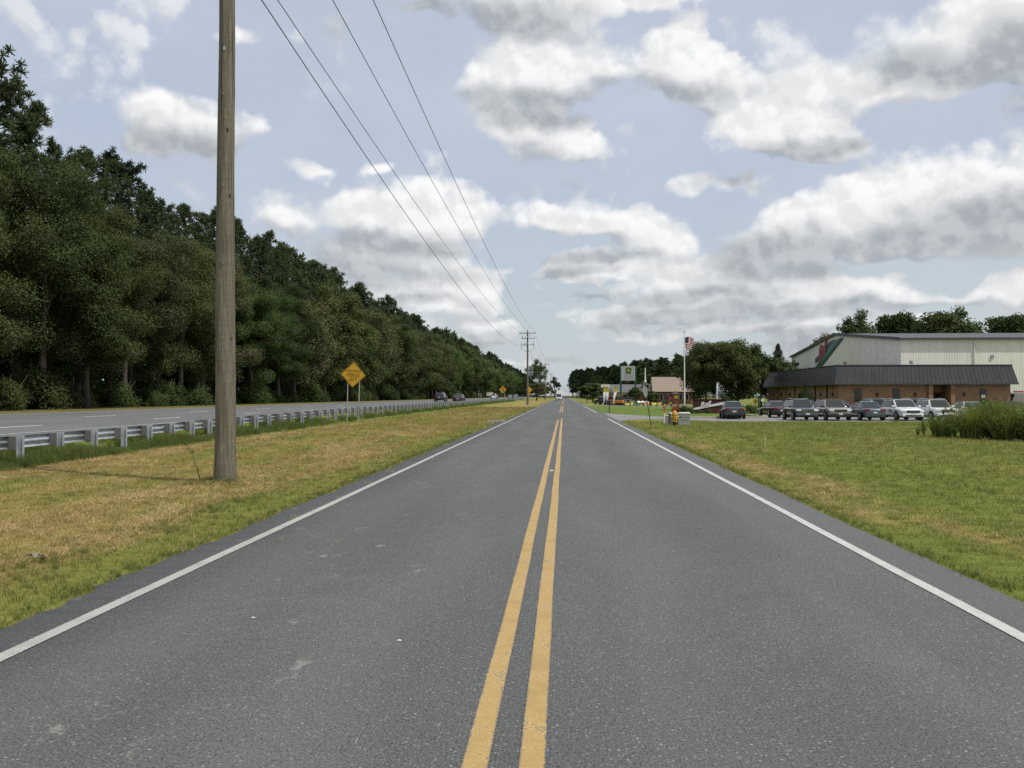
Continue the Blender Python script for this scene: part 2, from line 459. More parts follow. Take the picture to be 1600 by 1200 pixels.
def turf_mat(name, blade):
    m, N, b, out = base_mat(name)
    gn = N.new('ShaderNodeGroup'); gn.node_tree = TURF
    col = gn.outputs[0]
    geo = N.new('ShaderNodeNewGeometry')
    if blade:
        rnd = geo.outputs['Random Per Island']
        col = N.mix(N.ss(rnd, 0.0, 1.0, 0.0, 0.55), col, N.mix(rnd, (0.42, 0.33, 0.15), (0.16, 0.21, 0.045)))
        col = N.mix(1.0, col, N.mix(rnd, (0.68, 0.72, 0.62), (1.45, 1.4, 1.3)), 'MULTIPLY')
        b.inputs['Roughness'].default_value = 0.55
        b.inputs['Specular IOR Level'].default_value = 0.25
        tr = N.new('ShaderNodeBsdfTranslucent'); N.put(tr.inputs[0], col)
        mx = N.new('ShaderNodeMixShader'); mx.inputs[0].default_value = 0.30
        N.l.new(b.outputs[0], mx.inputs[1]); N.l.new(tr.outputs[0], mx.inputs[2]); N.l.new(mx.outputs[0], out.inputs[0])
    else:
        P = geo.outputs['Position']
        f = N.noise(P, 14.0, 5, 0.7); f2 = N.noise(P, 55.0, 3, 0.7)
        k = N.m('MULTIPLY_ADD', f2, 0.5, N.m('MULTIPLY', f, 0.5))
        col = N.mix(1.0, col, N.mix(N.ss(k, 0.3, 0.7), (0.62, 0.62, 0.6), (1.22, 1.2, 1.15)), 'MULTIPLY')
        b.inputs['Roughness'].default_value = 0.95; b.inputs['Specular IOR Level'].default_value = 0.1
        bp = N.new('ShaderNodeBump'); bp.inputs['Strength'].default_value = 0.8; bp.inputs['Distance'].default_value = 0.05
        N.put(bp.inputs['Height'], k); N.l.new(bp.outputs[0], b.inputs['Normal'])
    N.put(b.inputs['Base Color'], col)
    return m
M_TURF = turf_mat('turf', False); M_BLADE = turf_mat('grass_blade', True)

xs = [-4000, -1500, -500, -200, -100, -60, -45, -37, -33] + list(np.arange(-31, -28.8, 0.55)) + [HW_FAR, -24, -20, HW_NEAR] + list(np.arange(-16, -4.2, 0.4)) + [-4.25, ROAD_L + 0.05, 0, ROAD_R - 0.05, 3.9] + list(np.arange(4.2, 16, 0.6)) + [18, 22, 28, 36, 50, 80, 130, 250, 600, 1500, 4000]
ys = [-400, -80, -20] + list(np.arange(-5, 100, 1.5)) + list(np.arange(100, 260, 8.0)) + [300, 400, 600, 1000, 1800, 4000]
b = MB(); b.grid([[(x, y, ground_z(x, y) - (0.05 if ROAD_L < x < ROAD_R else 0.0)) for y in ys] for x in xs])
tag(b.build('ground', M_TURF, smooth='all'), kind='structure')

# ------------------------------------------------------------------ asphalt
def asphalt(name, tone=(0.090, 0.093, 0.090), shoulder=True, speck=1.0):
    m, N, b, out = base_mat(name)
    geo = N.new('ShaderNodeNewGeometry'); P = geo.outputs['Position']; x, y, z = N.xyz(P)
    P2 = N.v('MULTIPLY', P, (1, 1, 0))
    fine = N.noise(P2, 70.0, 4, 0.8)
    gw = N.v('ADD', P2, N.v('MULTIPLY', N.noise(P2, 30.0, 2, 0.5, col=True), (0.02, 0.02, 0)))
    gn_ = N.new('ShaderNodeTexVoronoi'); N.put(gn_.inputs['Vector'], gw); gn_.inputs['Scale'].default_value = 48.0
    grit, gd = gn_.outputs['Color'], gn_.outputs['Distance']
    gv = N.xyz(grit)[0]
    patch = N.noise(N.v('MULTIPLY', P, (1, 0.22, 0)), 0.55, 5, 0.62)
    blot = N.noise(P2, 2.3, 5, 0.65)
    c = N.mix(N.ss(patch, 0.3, 0.72), tuple(t * 0.86 for t in tone), tuple(t * 1.16 for t in tone))
    c = N.mix(N.ss(blot, 0.25, 0.75, 0.0, 0.5), c, tuple(t * 0.93 for t in tone))
    c = N.mix(1.0, c, N.mix(N.ss(fine, 0.35, 0.65), (0.42, 0.42, 0.43), (1.62, 1.62, 1.60)), 'MULTIPLY')
    chips = N.m('MULTIPLY', N.m('GREATER_THAN', gv, 0.60), N.ss(gd, 0.46, 0.22))
    c = N.mix(N.m('MULTIPLY', chips, 0.38 * speck), c, N.mix(N.m('POWER', N.xyz(grit)[1], 3.0), (0.15, 0.152, 0.15), (0.58, 0.57, 0.54)))
    pits = N.m('MULTIPLY', N.m('LESS_THAN', gv, 0.30), N.ss(gd, 0.45, 0.2))
    c = N.mix(N.m('MULTIPLY', pits, 0.75), c, tuple(t * 0.35 for t in tone))
    if shoulder:
        ax = N.m('MAXIMUM', N.m('SUBTRACT', x, 3.28), N.m('SUBTRACT', -3.72, x))
        sh = N.ss(N.m('MULTIPLY_ADD', N.m('SUBTRACT', blot, 0.5), 0.05, ax), 0.0, 0.05)
        c = N.mix(N.m('MULTIPLY', sh, 0.38), c, N.mix(fine, (0.040, 0.038, 0.042), (0.150, 0.144, 0.150)))
        # polished wheel tracks
        tr = None
        for cx in (-3.0, -1.35, 0.75, 2.4):
            t = N.ss(N.m('ABSOLUTE', N.m('SUBTRACT', x, cx)), 0.55, 0.1)
            tr = t if tr is None else N.m('MAXIMUM', tr, t)
        c = N.mix(N.m('MULTIPLY', N.m('MULTIPLY', tr, N.ss(patch, 0.3, 0.65)), 0.12), c, (0.165, 0.165, 0.160))
        # oil darkening between the tracks
        oil = N.m('MAXIMUM', N.ss(N.m('ABSOLUTE', N.m('SUBTRACT', x, -2.15)), 0.5, 0.05), N.ss(N.m('ABSOLUTE', N.m('SUBTRACT', x, 1.6)), 0.5, 0.05))
        c = N.mix(N.m('MULTIPLY', oil, N.ss(blot, 0.35, 0.7, 0.03, 0.20)), c, (0.055, 0.056, 0.056))
        # old paint scuffs and light stains in the left lane
        sc = N.ss(N.noise(N.v('MULTIPLY', P, (1.0, 0.6, 0)), 2.6, 6, 0.72), 0.612, 0.68)
        sc = N.m('MULTIPLY', sc, N.ss(x, -0.9, -1.6))
        c = N.mix(N.m('MULTIPLY', sc, 0.38), c, (0.34, 0.33, 0.29))
    N.put(b.inputs['Base Color'], c)
    b.inputs['Roughness'].default_value = 0.78; b.inputs['Specular IOR Level'].default_value = 0.35
    bp = N.new('ShaderNodeBump'); bp.inputs['Strength'].default_value = 0.55; bp.inputs['Distance'].default_value = 0.004
    N.put(bp.inputs['Height'], N.m('SUBTRACT', fine, N.m('MULTIPLY', gd, 0.5))); N.l.new(bp.outputs[0], b.inputs['Normal'])
    return m
M_ROAD = asphalt('asphalt'); M_HW = asphalt('highway_asphalt', (0.132, 0.134, 0.134), False, 0.5); M_LOT = asphalt('lot_asphalt', (0.20, 0.20, 0.195), False, 0.6)

def strip(x0f, x1f, ylist, zf, thick, nx=2):
    mb = MB(); rows = []
    for y in ylist:
        x0, x1 = x0f(y), x1f(y)
        r = [(x0 - 0.03, y, zf(x0, y) - thick)] + [(x0 + (x1 - x0) * k / (nx - 1), y, zf(x0 + (x1 - x0) * k / (nx - 1), y)) for k in range(nx)] + [(x1 + 0.03, y, zf(x1, y) - thick)]
        rows.append(r)
    mb.grid(rows); return mb
rr = np.random.default_rng(3)
yl = sorted(list(np.arange(-10, 30, 0.12)) + list(np.arange(30, 70, 0.4)) + [-30, -20] + list(np.arange(70, 160, 1.5)) + [200, 260, 350, 500, 800, 1400, 3000])
jl = {y: (rr.normal(0, 0.020), rr.normal(0, 0.020)) for y in yl}
def edgeL(y):
    return ROAD_L + jl.get(y, (0, 0))[0] + 0.03 * math.sin(y * 1.3) + 0.02 * math.sin(y * 3.7 + 1) - (0.45 * math.exp(-((y - 56) / 3.5) ** 2))
def edgeR(y):
    return ROAD_R + jl.get(y, (0, 0))[1] * 0.4 + 0.02 * math.sin(y * 0.9)
road = strip(edgeL, edgeR, yl, lambda x, y: 0.012, 0.08, 6).build('road', M_ROAD, smooth='all'); tag(road, kind='structure')
hwy = strip(lambda y: HW_FAR, lambda y: HW_NEAR, [-60, 0, 50, 100, 200, 400, 800, 1500, 3000], lambda x, y: hw_z(x) + 0.01, 0.1, 4).build('highway', M_HW); tag(hwy, kind='structure')

# driveway mouth and car park (one paved sheet each, kerb on the far side)
LOT_Z = -0.235
def lot_z(x, y): return 0.008 + (-0.24) * sstep(44, 66, y) * sstep(4.2, 12, x)
mb = MB()
rows = []
for x in [3.6, 3.9, 4.3, 4.8, 5.5, 6.3, 7.2, 8.5, 10, 12, 14, 17, 20, 25, 32, 40, 50, 62, 80]:
    fl = max(0.0, 1 - (x - 3.6) / 4.6)
    y0 = 66.5 - 7.5 * fl ** 2.2 if x < 14 else 67.0
    y1 = 77.0 + 8.5 * fl ** 2.2
    rows.append([(x, y, lot_z(x, y)) for y in np.linspace(y0, y1, 10)])
mb.grid(rows); tag(mb.build('driveway', M_LOT, smooth='all'), kind='structure')
mb = MB(); mb.grid([[(x, y, -0.24 + 0.008) for y in (77.0, 82, 88.2)] for x in (17.5, 40, 80)]); tag(mb.build('parking_lot', M_LOT), kind='structure')
mb = MB(); mb.grid([[(x, y, ground_z(x, y) + 0.012) for y in (158.5, 163, 168)] for x in (3.6, 6, 12, 20, 32)]); tag(mb.build('side_road', M_LOT), kind='structure')
M_KERB = simple('kerb_concrete', (0.42, 0.37, 0.29), 0.85, var=0.2, scale=3, bump=0.3)
mb = MB(); mb.box((14.1, 77.08, -0.17), (6.6, 0.15, 0.16)); tag(mb.build('kerb', M_KERB, bevel=0.02), kind='structure')
mb = MB(); mb.box((17.42, 82.6, -0.17), (0.15, 11.1, 0.16)); tag(mb.build('kerb', M_KERB, bevel=0.02), kind='structure')

# ------------------------------------------------------------------ road paint (parts of the road)
def road_paint(name, col, wear, edge):
    m, N, b, out = base_mat(name)
    geo = N.new('ShaderNodeNewGeometry'); P = N.v('MULTIPLY', geo.outputs['Position'], (1, 1, 0))
    tc = N.new('ShaderNodeAttribute', attribute_name='across')
    n = N.noise(P, 60.0, 4, 0.7); n2 = N.noise(P, 3.5, 5, 0.65); n3 = N.voro(P, 45.0)
    c = N.mix(N.ss(n2, 0.3, 0.7), tuple(k * 0.80 for k in col), tuple(k * 1.08 for k in col))
    c = N.mix(N.ss(n, 0.3, 0.7, 0.0, 0.30), c, tuple(k * 0.55 for k in col))
    worn = N.ss(N.m('ADD', n, N.m('MULTIPLY', N.m('SUBTRACT', n2, 0.5), 0.7)), wear, wear + 0.12)
    ragged = N.ss(N.m('MULTIPLY_ADD', N.m('SUBTRACT', n, 0.5), edge, tc.outputs['Fac']), 0.86, 0.97)
    worn = N.m('MAXIMUM', N.m('MULTIPLY', worn, 0.75), ragged)
    c = N.mix(worn, c, N.mix(n, (0.06, 0.06, 0.062), (0.18, 0.18, 0.18)))
    N.put(b.inputs['Base Color'], c); b.inputs['Roughness'].default_value = 0.7; b.inputs['Specular IOR Level'].default_value = 0.3
    bp = N.new('ShaderNodeBump'); bp.inputs['Strength'].default_value = 0.4; bp.inputs['Distance'].default_value = 0.003
    N.put(bp.inputs['Height'], N.m('ADD', n, n3)); N.l.new(bp.outputs[0], b.inputs['Normal'])
    return m
M_YEL = road_paint('yellow_road_paint', (0.46, 0.31, 0.118), 0.55, 1.3); M_WHT = road_paint('white_road_paint', (0.40, 0.40, 0.375), 0.60, 1.0)
M_WHT2 = road_paint('bright_road_paint', (0.50, 0.50, 0.48), 0.62, 1.0)
M_WHT3 = road_paint('fresh_road_paint', (0.80, 0.80, 0.78), 0.85, 0.2)
def line(name, mat, cx, w, y0, y1, parent, zf=lambda x, y: 0.017, wob=0.003):
    n = max(2, int(min(y1 - y0, 70) / 0.5)); yy = list(np.linspace(y0, min(y1, y0 + 70), n))
    if y1 > y0 + 70: yy += list(np.linspace(y0 + 70, y1, 14))[1:]
    V = []; Q = []; A = []
    for i, y in enumerate(yy):
        o = wob * math.sin(y * 0.7 + cx * 9) + wob * 0.5 * math.sin(y * 2.3 + cx)
        for k, t in enumerate((-1, 0, 1)):
            xx = cx + o + t * w / 2; V.append((xx, y, zf(xx, y))); A.append(abs(t))
        if i: b0 = 3 * i; Q += [(b0 - 3, b0 - 2, b0 + 1, b0), (b0 - 2, b0 - 1, b0 + 2, b0 + 1)]
    me = np_mesh(name, V, Q, mat)
    a = me.attributes.new('across', 'FLOAT', 'POINT'); a.data.foreach_set('value', np.array(A, np.float32))
    return np_obj(name, me, parent)
line('edge_line', M_WHT, -3.62, 0.125, -20, 1400, road)
line('edge_line', M_WHT2, 3.19, 0.125, -20, 65.0, road)
line('edge_line', M_WHT2, 3.19, 0.125, 87.0, 156, road)
line('edge_line', M_WHT2, 3.19, 0.125, 170, 1400, road)
for cx, e in ((-0.405, 61.0), (-0.150, 64.5)):
    for y0, y1 in ((-20, e), (88, 146), (172, 1400)):
        line('centre_line', M_YEL, cx, 0.122, y0, y1, road)
for lane_x, off in ((-19.85, 29.6), (-23.6, 30.2)):
    y = off - 24.4
    while y < 330:
        line('lane_dash', M_WHT3, lane_x, 0.14, y, y + 3.05, hwy, lambda x, y_: hw_z(x) + 0.014); y += 12.2
line('edge_line', M_WHT2, HW_FAR + 0.6, 0.14, -50, 1400, hwy, lambda x, y_: hw_z(x) + 0.014)
line('edge_line', M_WHT2, HW_NEAR - 0.9, 0.14, -50, 1400, hwy, lambda x, y_: hw_z(x) + 0.014)
# raised reflector between the yellow lines, pale specks of dropped thermoplastic
M_REFL = simple('reflector_plastic', (0.55, 0.53, 0.40), 0.3)
MB().box((-0.28, 19.9, 0.02), (0.10, 0.10, 0.018), taper=0.7).build('reflector', M_REFL, road)
M_GRAVEL = simple('gravel', (0.30, 0.27, 0.24), 0.95, var=0.35, scale=20, bump=0.8)
mb = MB(); n = 26
mb.add([(-4.55 + 0.65 * math.cos(a) * (0.8 + 0.3 * math.sin(3 * a)), 58 + 4.2 * math.sin(a) * (0.9 + 0.2 * math.sin(5 * a)), 0.02 + 0.0) for a in [2 * PI * k / n for k in range(n)]], [tuple(range(n))])
tag(mb.build('gravel_patch', M_GRAVEL), kind='structure')

# ------------------------------------------------------------------ foliage
def foliage_mat(name, c1, c2, rough=0.5, spec=0.35, trans=0.28, tip=None):
    m, N, b, out = base_mat(name)
    geo = N.new('ShaderNodeNewGeometry'); oi = N.new('ShaderNodeObjectInfo')
    rnd = geo.outputs['Random Per Island']
    c = N.mix(rnd, c1, c2)
    clump = N.noise(geo.outputs['Position'], 0.55, 3, 0.6)
    c = N.mix(N.ss(clump, 0.3, 0.7, 0.0, 0.55), c, tip or c2)
    c = N.mix(1.0, c, N.mix(oi.outputs['Random'], (0.62, 0.72, 0.66), (1.36, 1.24, 1.24)), 'MULTIPLY')
    N.put(b.inputs['Base Color'], c)
    b.inputs['Roughness'].default_value = rough; b.inputs['Specular IOR Level'].default_value = spec
    tr = N.new('ShaderNodeBsdfTranslucent'); N.put(tr.inputs[0], N.mix(1.0, c, (1.25, 1.35, 0.7), 'MULTIPLY'))
    mx = N.new('ShaderNodeMixShader'); mx.inputs[0].default_value = trans
    N.l.new(b.outputs[0], mx.inputs[1]); N.l.new(tr.outputs[0], mx.inputs[2]); N.l.new(mx.outputs[0], out.inputs[0])
    return m
M_OAK = foliage_mat('oak_leaf', (0.048, 0.070, 0.024), (0.090, 0.114, 0.042), 0.65, 0.13, 0.25, (0.086, 0.098, 0.040))
M_OAK2 = foliage_mat('grey_oak_leaf', (0.064, 0.076, 0.034), (0.112, 0.118, 0.058), 0.65, 0.15, 0.22, (0.108, 0.104, 0.052))
M_GREEN = foliage_mat('green_leaf', (0.045, 0.075, 0.024), (0.088, 0.125, 0.040), 0.6, 0.22, 0.28)
M_PINE = foliage_mat('pine_needle', (0.034, 0.056, 0.026), (0.068, 0.094, 0.042), 0.6, 0.2, 0.2)
M_CEDAR = foliage_mat('conifer_leaf', (0.022, 0.036, 0.018), (0.042, 0.056, 0.028), 0.6, 0.2, 0.12)
M_DARKTREE = foliage_mat('shade_tree_leaf', (0.036, 0.054, 0.018), (0.076, 0.098, 0.032), 0.65, 0.13, 0.25)
M_UNDER = foliage_mat('undergrowth_leaf', (0.045, 0.072, 0.024), (0.095, 0.130, 0.042), 0.6, 0.22, 0.3)
M_TOPIARY = foliage_mat('clipped_shrub_leaf', (0.012, 0.020, 0.009), (0.030, 0.041, 0.017), 0.8, 0.08, 0.10)
M_BARK = simple('bark', (0.115, 0.092, 0.072), 0.95, var=0.45, scale=3, bump=1.0, stretch=(4, 4, 0.6))
M_BARK2 = simple('grey_bark', (0.16, 0.145, 0.125), 0.95, var=0.4, scale=3, bump=1.0, stretch=(4, 4, 0.6))

def unit(v): return v / np.maximum(np.linalg.norm(v, axis=-1, keepdims=True), 1e-6)
def cards(C, Nn, L, Wd, g, curl=0.25):
    """one small folded leaf per centre"""
    n = len(C); r = unit(g.normal(size=(n, 3)))
    u = unit(np.cross(Nn, r)); v = np.cross(Nn, u)
    L = np.asarray(L).reshape(-1, 1); Wd = np.asarray(Wd).reshape(-1, 1)
    V = np.empty((n, 4, 3))
    V[:, 0] = C - u * L; V[:, 1] = C + v * Wd + Nn * Wd * curl; V[:, 2] = C + u * L; V[:, 3] = C - v * Wd + Nn * Wd * curl
    return V.reshape(-1, 3), np.arange(n * 4).reshape(-1, 4)

def broadleaf(seed, H, W, base, nclump, per, leaf, rc, lobes=0.25, trunk_r=0.22, mat=None, bark=None, up=0.45, low_bias=1.0, limbs=9):
    g = np.random.default_rng(seed)
    ch = (H - base) / 2; cz = base + ch
    d = unit(g.normal(size=(nclump, 3)))
    d[:, 2] = np.where(g.random(nclump) < 0.35, np.abs(d[:, 2]), d[:, 2])
    k = 4 + seed % 3; ang = np.arctan2(d[:, 1], d[:, 0])
    bulge = 1 + lobes * np.sin(k * ang + seed) * (1 - np.abs(d[:, 2])) + lobes * 0.6 * np.sin(3.1 * d[:, 2] * 3 + seed * 1.7)
    r = g.uniform(0.42, 0.97, nclump) ** 0.6 * bulge
    cen = np.stack([d[:, 0] * W / 2 * r, d[:, 1] * W / 2 * r, cz + d[:, 2] * (ch - rc * 0.5) * np.minimum(r, 1.04)], 1)
    rad = rc * g.uniform(0.65, 1.3, nclump)
    dd = unit(g.normal(size=(nclump, per, 3)))
    rr_ = g.random((nclump, per, 1)) ** 0.42
    pos = cen[:, None] + dd * rr_ * rad[:, None, None] * np.array([1, 1, 0.72])
    nn = unit(dd * 0.8 + np.array([0, 0, up]) + g.normal(size=dd.shape) * 0.38)
    pos, nn = pos.reshape(-1, 3), nn.reshape(-1, 3)
    keep = pos[:, 2] > 0.15; pos, nn = pos[keep], nn[keep]
    s = leaf * g.uniform(0.6, 1.25, len(pos))
    V, Q = cards(pos, nn, s * 0.55, s * 0.34, g)
    crown = np_mesh('crown', V, Q, mat or M_OAK)
    t = MB(); x = y = 0.0; path = [(0, 0, -0.3)]; rads = [trunk_r * 1.5]
    for i in range(1, 6):
        x += g.normal(0, 0.10); y += g.normal(0, 0.10); path.append((x, y, (H * 0.72) * i / 5)); rads.append(trunk_r * (1.12 - i * 0.17))
    t.tube(path, rads, 8)
    for i in g.choice(nclump, min(limbs, nclump), replace=False):
        e = cen[i]; z0 = min(max(0.25 * H, e[2] * 0.55), H * 0.6)
        s0 = Vector((x * z0 / (0.72 * H), y * z0 / (0.72 * H), z0)); e = Vector(e); m = s0.lerp(e, 0.5) + Vector((0, 0, 0.12 * (e - s0).length))
        t.tube([s0, m, e], [trunk_r * 0.42, trunk_r * 0.27, trunk_r * 0.08], 6)
    return t.mesh('trunk', bark or M_BARK, smooth='all', fix=False), crown

def pine(seed, H, W, base, nbr, tufts, needles, nl, nw, trunk_r=0.24, mat=None):
    g = np.random.default_rng(seed)
    t = MB(); path = []; rads = []
    lean = g.normal(0, 0.25, 2)
    def axis(z): return np.array([lean[0] * (z / H) ** 2 * 2, lean[1] * (z / H) ** 2 * 2, z])
    for i in range(7):
        z = H * 0.97 * i / 6; path.append(axis(z) - (np.array([0, 0, 0.3]) if i == 0 else 0)); rads.append(trunk_r * (1.15 - 1.0 * i / 6) + 0.03)
    t.tube([Vector(p) for p in path], rads, 8)
    C = []
    for i in range(nbr):
        f = (i + g.random()) / nbr; z0 = base + (H - base) * f
        env = W / 2 * (math.sin(PI * min(0.97, 0.14 + 0.86 * f)) ** 0.75 * 0.95 + 0.10) * g.uniform(0.55, 1.15)
        a = g.uniform(0, 2 * PI); p0 = axis(z0); rise = g.uniform(0.05, 0.5) * env
        e = p0 + np.array([math.cos(a) * env, math.sin(a) * env, rise])
        if i % 2 == 0: t.tube([Vector(p0), Vector((p0 + e) / 2 + np.array([0, 0, 0.1 * env])), Vector(e)], [0.06, 0.045, 0.015], 5, caps=False)
        for k in range(tufts):
            q = p0 + (e - p0) * g.uniform(0.45, 1.05); C.append(q + g.normal(0, 0.22 + 0.06 * env, 3) + np.array([0, 0, 0.12]))
    C.append(axis(H)); C = np.array(C)
    n = len(C); d = unit(g.normal(size=(n, needles, 3)) + np.array([0, 0, 0.45]))
    side = unit(np.cross(d, unit(g.normal(size=d.shape))))
    L = nl * g.uniform(0.7, 1.2, (n, needles, 1)); w = nw
    c = C[:, None]
    V = np.stack([c + d * L * 0.05 - side * w * 0.4, c + d * L * 0.05 + side * w * 0.4, c + d * L + side * w * 0.6, c + d * L - side * w * 0.6], 2).reshape(-1, 3)
    crown = np_mesh('crown', V, np.arange(len(V)).reshape(-1, 4), mat or M_PINE)
    return t.mesh('trunk', M_BARK, smooth='all', fix=False), crown

def conifer(seed, H, W, mat):
    g = np.random.default_rng(seed); n = 5200
    f = g.random(n) ** 0.8; z = 0.3 + (H - 0.3) * f
    a = g.uniform(0, 2 * PI, n); whorl = 0.72 + 0.28 * np.sin(z * 5.5 + np.sin(a * 3) * 1.5)
    r = W / 2 * (1 - f) ** 0.75 * np.sqrt(g.uniform(0.35, 1, n)) * whorl + 0.05
    C = np.stack([r * np.cos(a), r * np.sin(a), z + 0.12 * r], 1)
    nn = unit(np.stack([np.cos(a), np.sin(a), np.full(n, 0.7)], 1) + g.normal(size=(n, 3)) * 0.5)
    V, Q = cards(C, nn, 0.20 * g.uniform(0.7, 1.3, n), np.full(n, 0.055), g)
    t = MB().tube([(0, 0, -0.2), (0, 0, H * 0.9)], [0.14, 0.02], 6)
    return t.mesh('trunk', M_BARK, smooth='all', fix=False), np_mesh('crown', V, Q, mat)

def shrub_mesh(seed, W, H, n, leaf, mat, dome=False):
    g = np.random.default_rng(seed)
    if dome:
        d = unit(g.normal(size=(n, 3))); d[:, 2] = np.abs(d[:, 2]); r = g.uniform(0.86, 1.02, n)[:, None]
        C = d * r * np.array([W / 2, W / 2, H])
        nn = unit(d + g.normal(size=d.shape) * 0.35)
    else:
        k = 16; cd = unit(g.normal(size=(k, 3))); cd[:, 2] = np.abs(cd[:, 2])
        cen = cd * g.uniform(0.35, 0.8, (k, 1)) * np.array([W / 2, W / 2, H * 0.8]); i = g.integers(0, k, n)
        d = unit(g.normal(size=(n, 3))); C = cen[i] + d * (g.random((n, 1)) ** 0.5) * np.array([W * 0.22, W * 0.22, H * 0.24])
        nn = unit(d * 0.7 + np.array([0, 0, 0.5]) + g.normal(size=d.shape) * 0.5)
    C[:, 2] = np.maximum(C[:, 2], 0.03)
    V, Q = cards(C, nn, leaf * g.uniform(0.6, 1.2, n) * 0.55, leaf * 0.3 * np.ones(n), g)
    return np_mesh('foliage', V, Q, mat)
def stems_mesh(seed, W, H, n, mat):
    g = random.Random(seed); t = MB()
    for i in range(n):
        a = g.uniform(0, 2 * PI); r = g.uniform(0.1, 0.4) * W
        t.tube([(0.1 * math.cos(a), 0.1 * math.sin(a), -0.05), (r * 0.6 * math.cos(a), r * 0.6 * math.sin(a), H * 0.45), (r * math.cos(a), r * math.sin(a), H * 0.8)], [0.03, 0.02, 0.008], 5)
    return t.mesh('stem', mat, smooth='all', fix=False)

OAKS = [broadleaf(11 + i, 16.5, w, 0.7, 96, 1050, 0.142, 1.3, 0.34, 0.24, mt) for i, (w, mt) in enumerate(((9.5, M_OAK), (11, M_OAK2), (10, M_OAK)))]
OAKS += [broadleaf(31, 15.5, 9.5, 0.6, 95, 980, 0.142, 1.3, 0.32, 0.22, M_GREEN)]
OAKS_M = [broadleaf(41 + i, 16.5, 10.5, 0.7, 95, 330, 0.255, 1.5, 0.25, 0.24, mt) for i, mt in enumerate((M_OAK, M_OAK2, M_GREEN))]
OAKS_F = [broadleaf(51 + i, 17, 11, 1.0, 60, 120, 0.55, 1.7, 0.22, 0.25, mt, limbs=3) for i, mt in enumerate((M_OAK, M_GREEN))]
PINES = [pine(61 + i, 22, w, 8.0, 120, 5, 42, 0.40, 0.05, 0.25) for i, w in enumerate((7.5, 8.5, 7.0))]
PINES_M = [pine(71 + i, 22, 8.0, 7.0, 90, 5, 20, 0.60, 0.10, 0.25) for i in range(2)]
PINES_F = [pine(81 + i, 22, 8.5, 4.0, 75, 5, 12, 0.85, 0.22, 0.25) for i in range(2)]
UNDER = [(stems_mesh(91 + i, 4.5, 3.6, 7, M_BARK), shrub_mesh(91 + i, 4.5, 3.8, 9000, 0.165, mt)) for i, mt in enumerate((M_OAK, M_GREEN, M_UNDER))]

def place_tree(name, pair, loc, rz, sc, label, cat, group, names=('trunk', 'crown')):
    t = empty(name, loc, rz, label, cat, group); t.scale = sc if hasattr(sc, '__len__') else (sc, sc, sc)
    for nm, me in zip(names, pair): np_obj(nm, me, t)
    return t
def nth(n):
    w = {1: 'nearest', 2: 'second', 3: 'third', 4: 'fourth', 5: 'fifth', 6: 'sixth', 7: 'seventh', 8: 'eighth', 9: 'ninth', 10: 'tenth'}
    return w.get(n, '%d%s' % (n, 'th' if 10 < n % 100 < 14 else {1: 'st', 2: 'nd', 3: 'rd'}.get(n % 10, 'th')))

# the wood beyond the highway, row by row from the near end
tr = random.Random(5)
def wood_front(y): return -33.6 + 1.4 * sstep(150, 420, y)
y = 34.0; i = 0
while y < 900:
    i += 1
    lod = OAKS if y < 105 else OAKS_M if y < 260 else OAKS_F
    k = tr.choice([0, 1, 2, 0, 1, 3]) % len(lod) if lod is OAKS else tr.randrange(len(lod))
    x = wood_front(y) - tr.uniform(0.6, 2.6)
    h = tr.uniform(0.84, 1.08)
    place_tree('oak_tree', lod[k], (x, y, ground_z(x, y)), tr.uniform(0, 6.28), (h * tr.uniform(0.9, 1.08), h * tr.uniform(0.9, 1.08), h),
               'broad leafy tree in the front row of the left wood, %s from the near end' % nth(i), 'tree', 'leafy trees along the edge of the left wood')
    y += tr.uniform(5.6, 8.2) if y < 260 else tr.uniform(8, 12)
y = 36.0; i = 0
tall = {2: 1.10, 3: 1.0}
while y < 950:
    i += 1
    lod = PINES if y < 115 else PINES_M if y < 270 else PINES_F
    x = wood_front(y) - tr.uniform(4.4, 6.4)
    h = tr.uniform(0.86, 1.0)
    if 50 < y < 62: h = tr.uniform(1.08, 1.14); x = -38.2
    place_tree('pine_tree', lod[tr.randrange(len(lod))], (x, y, 0.55), tr.uniform(0, 6.28), (h, h, h),
               'tall pine behind the leafy edge of the left wood, %s from the near end' % nth(i), 'tree', 'pines in the left wood')
    y += tr.uniform(4.6, 7.4) if y < 270 else tr.uniform(8, 12)
y = 40.0; i = 0
while y < 420:
    i += 1
    lod = (OAKS_M + PINES_M) if y < 200 else (OAKS_F + PINES_F)
    x = wood_front(y) - tr.uniform(11, 15); h = tr.uniform(0.8, 0.95)
    place_tree('forest_tree', lod[tr.randrange(len(lod))], (x, y, 0.5), tr.uniform(0, 6.28), (h, h, h),
               'dark tree deep inside the left wood, seen only through gaps between the front trees', 'tree', 'trees deep inside the left wood')
    y += tr.uniform(5.5, 7.5) if y < 200 else 11
y = 33.0; i = 0
while y < 330:
    i += 1
    x = wood_front(y) + tr.uniform(-3.4, 0.2); h = tr.choice((0.4, 0.55, 0.7, 0.85, 1.0, 1.15)) * tr.uniform(0.85, 1.15)
    place_tree('undergrowth_bush', UNDER[tr.randrange(3)], (x, y, ground_z(x, y)), tr.uniform(0, 6.28), (h * 1.05, h * 1.05, h * tr.uniform(0.8, 1.15)),
               'low green bush at the foot of the left wood, %s from the near end' % nth(i), 'bush', 'bushes at the foot of the left wood', ('stem', 'foliage'))
    y += tr.uniform(2.1, 3.4) if y < 180 else 6.5

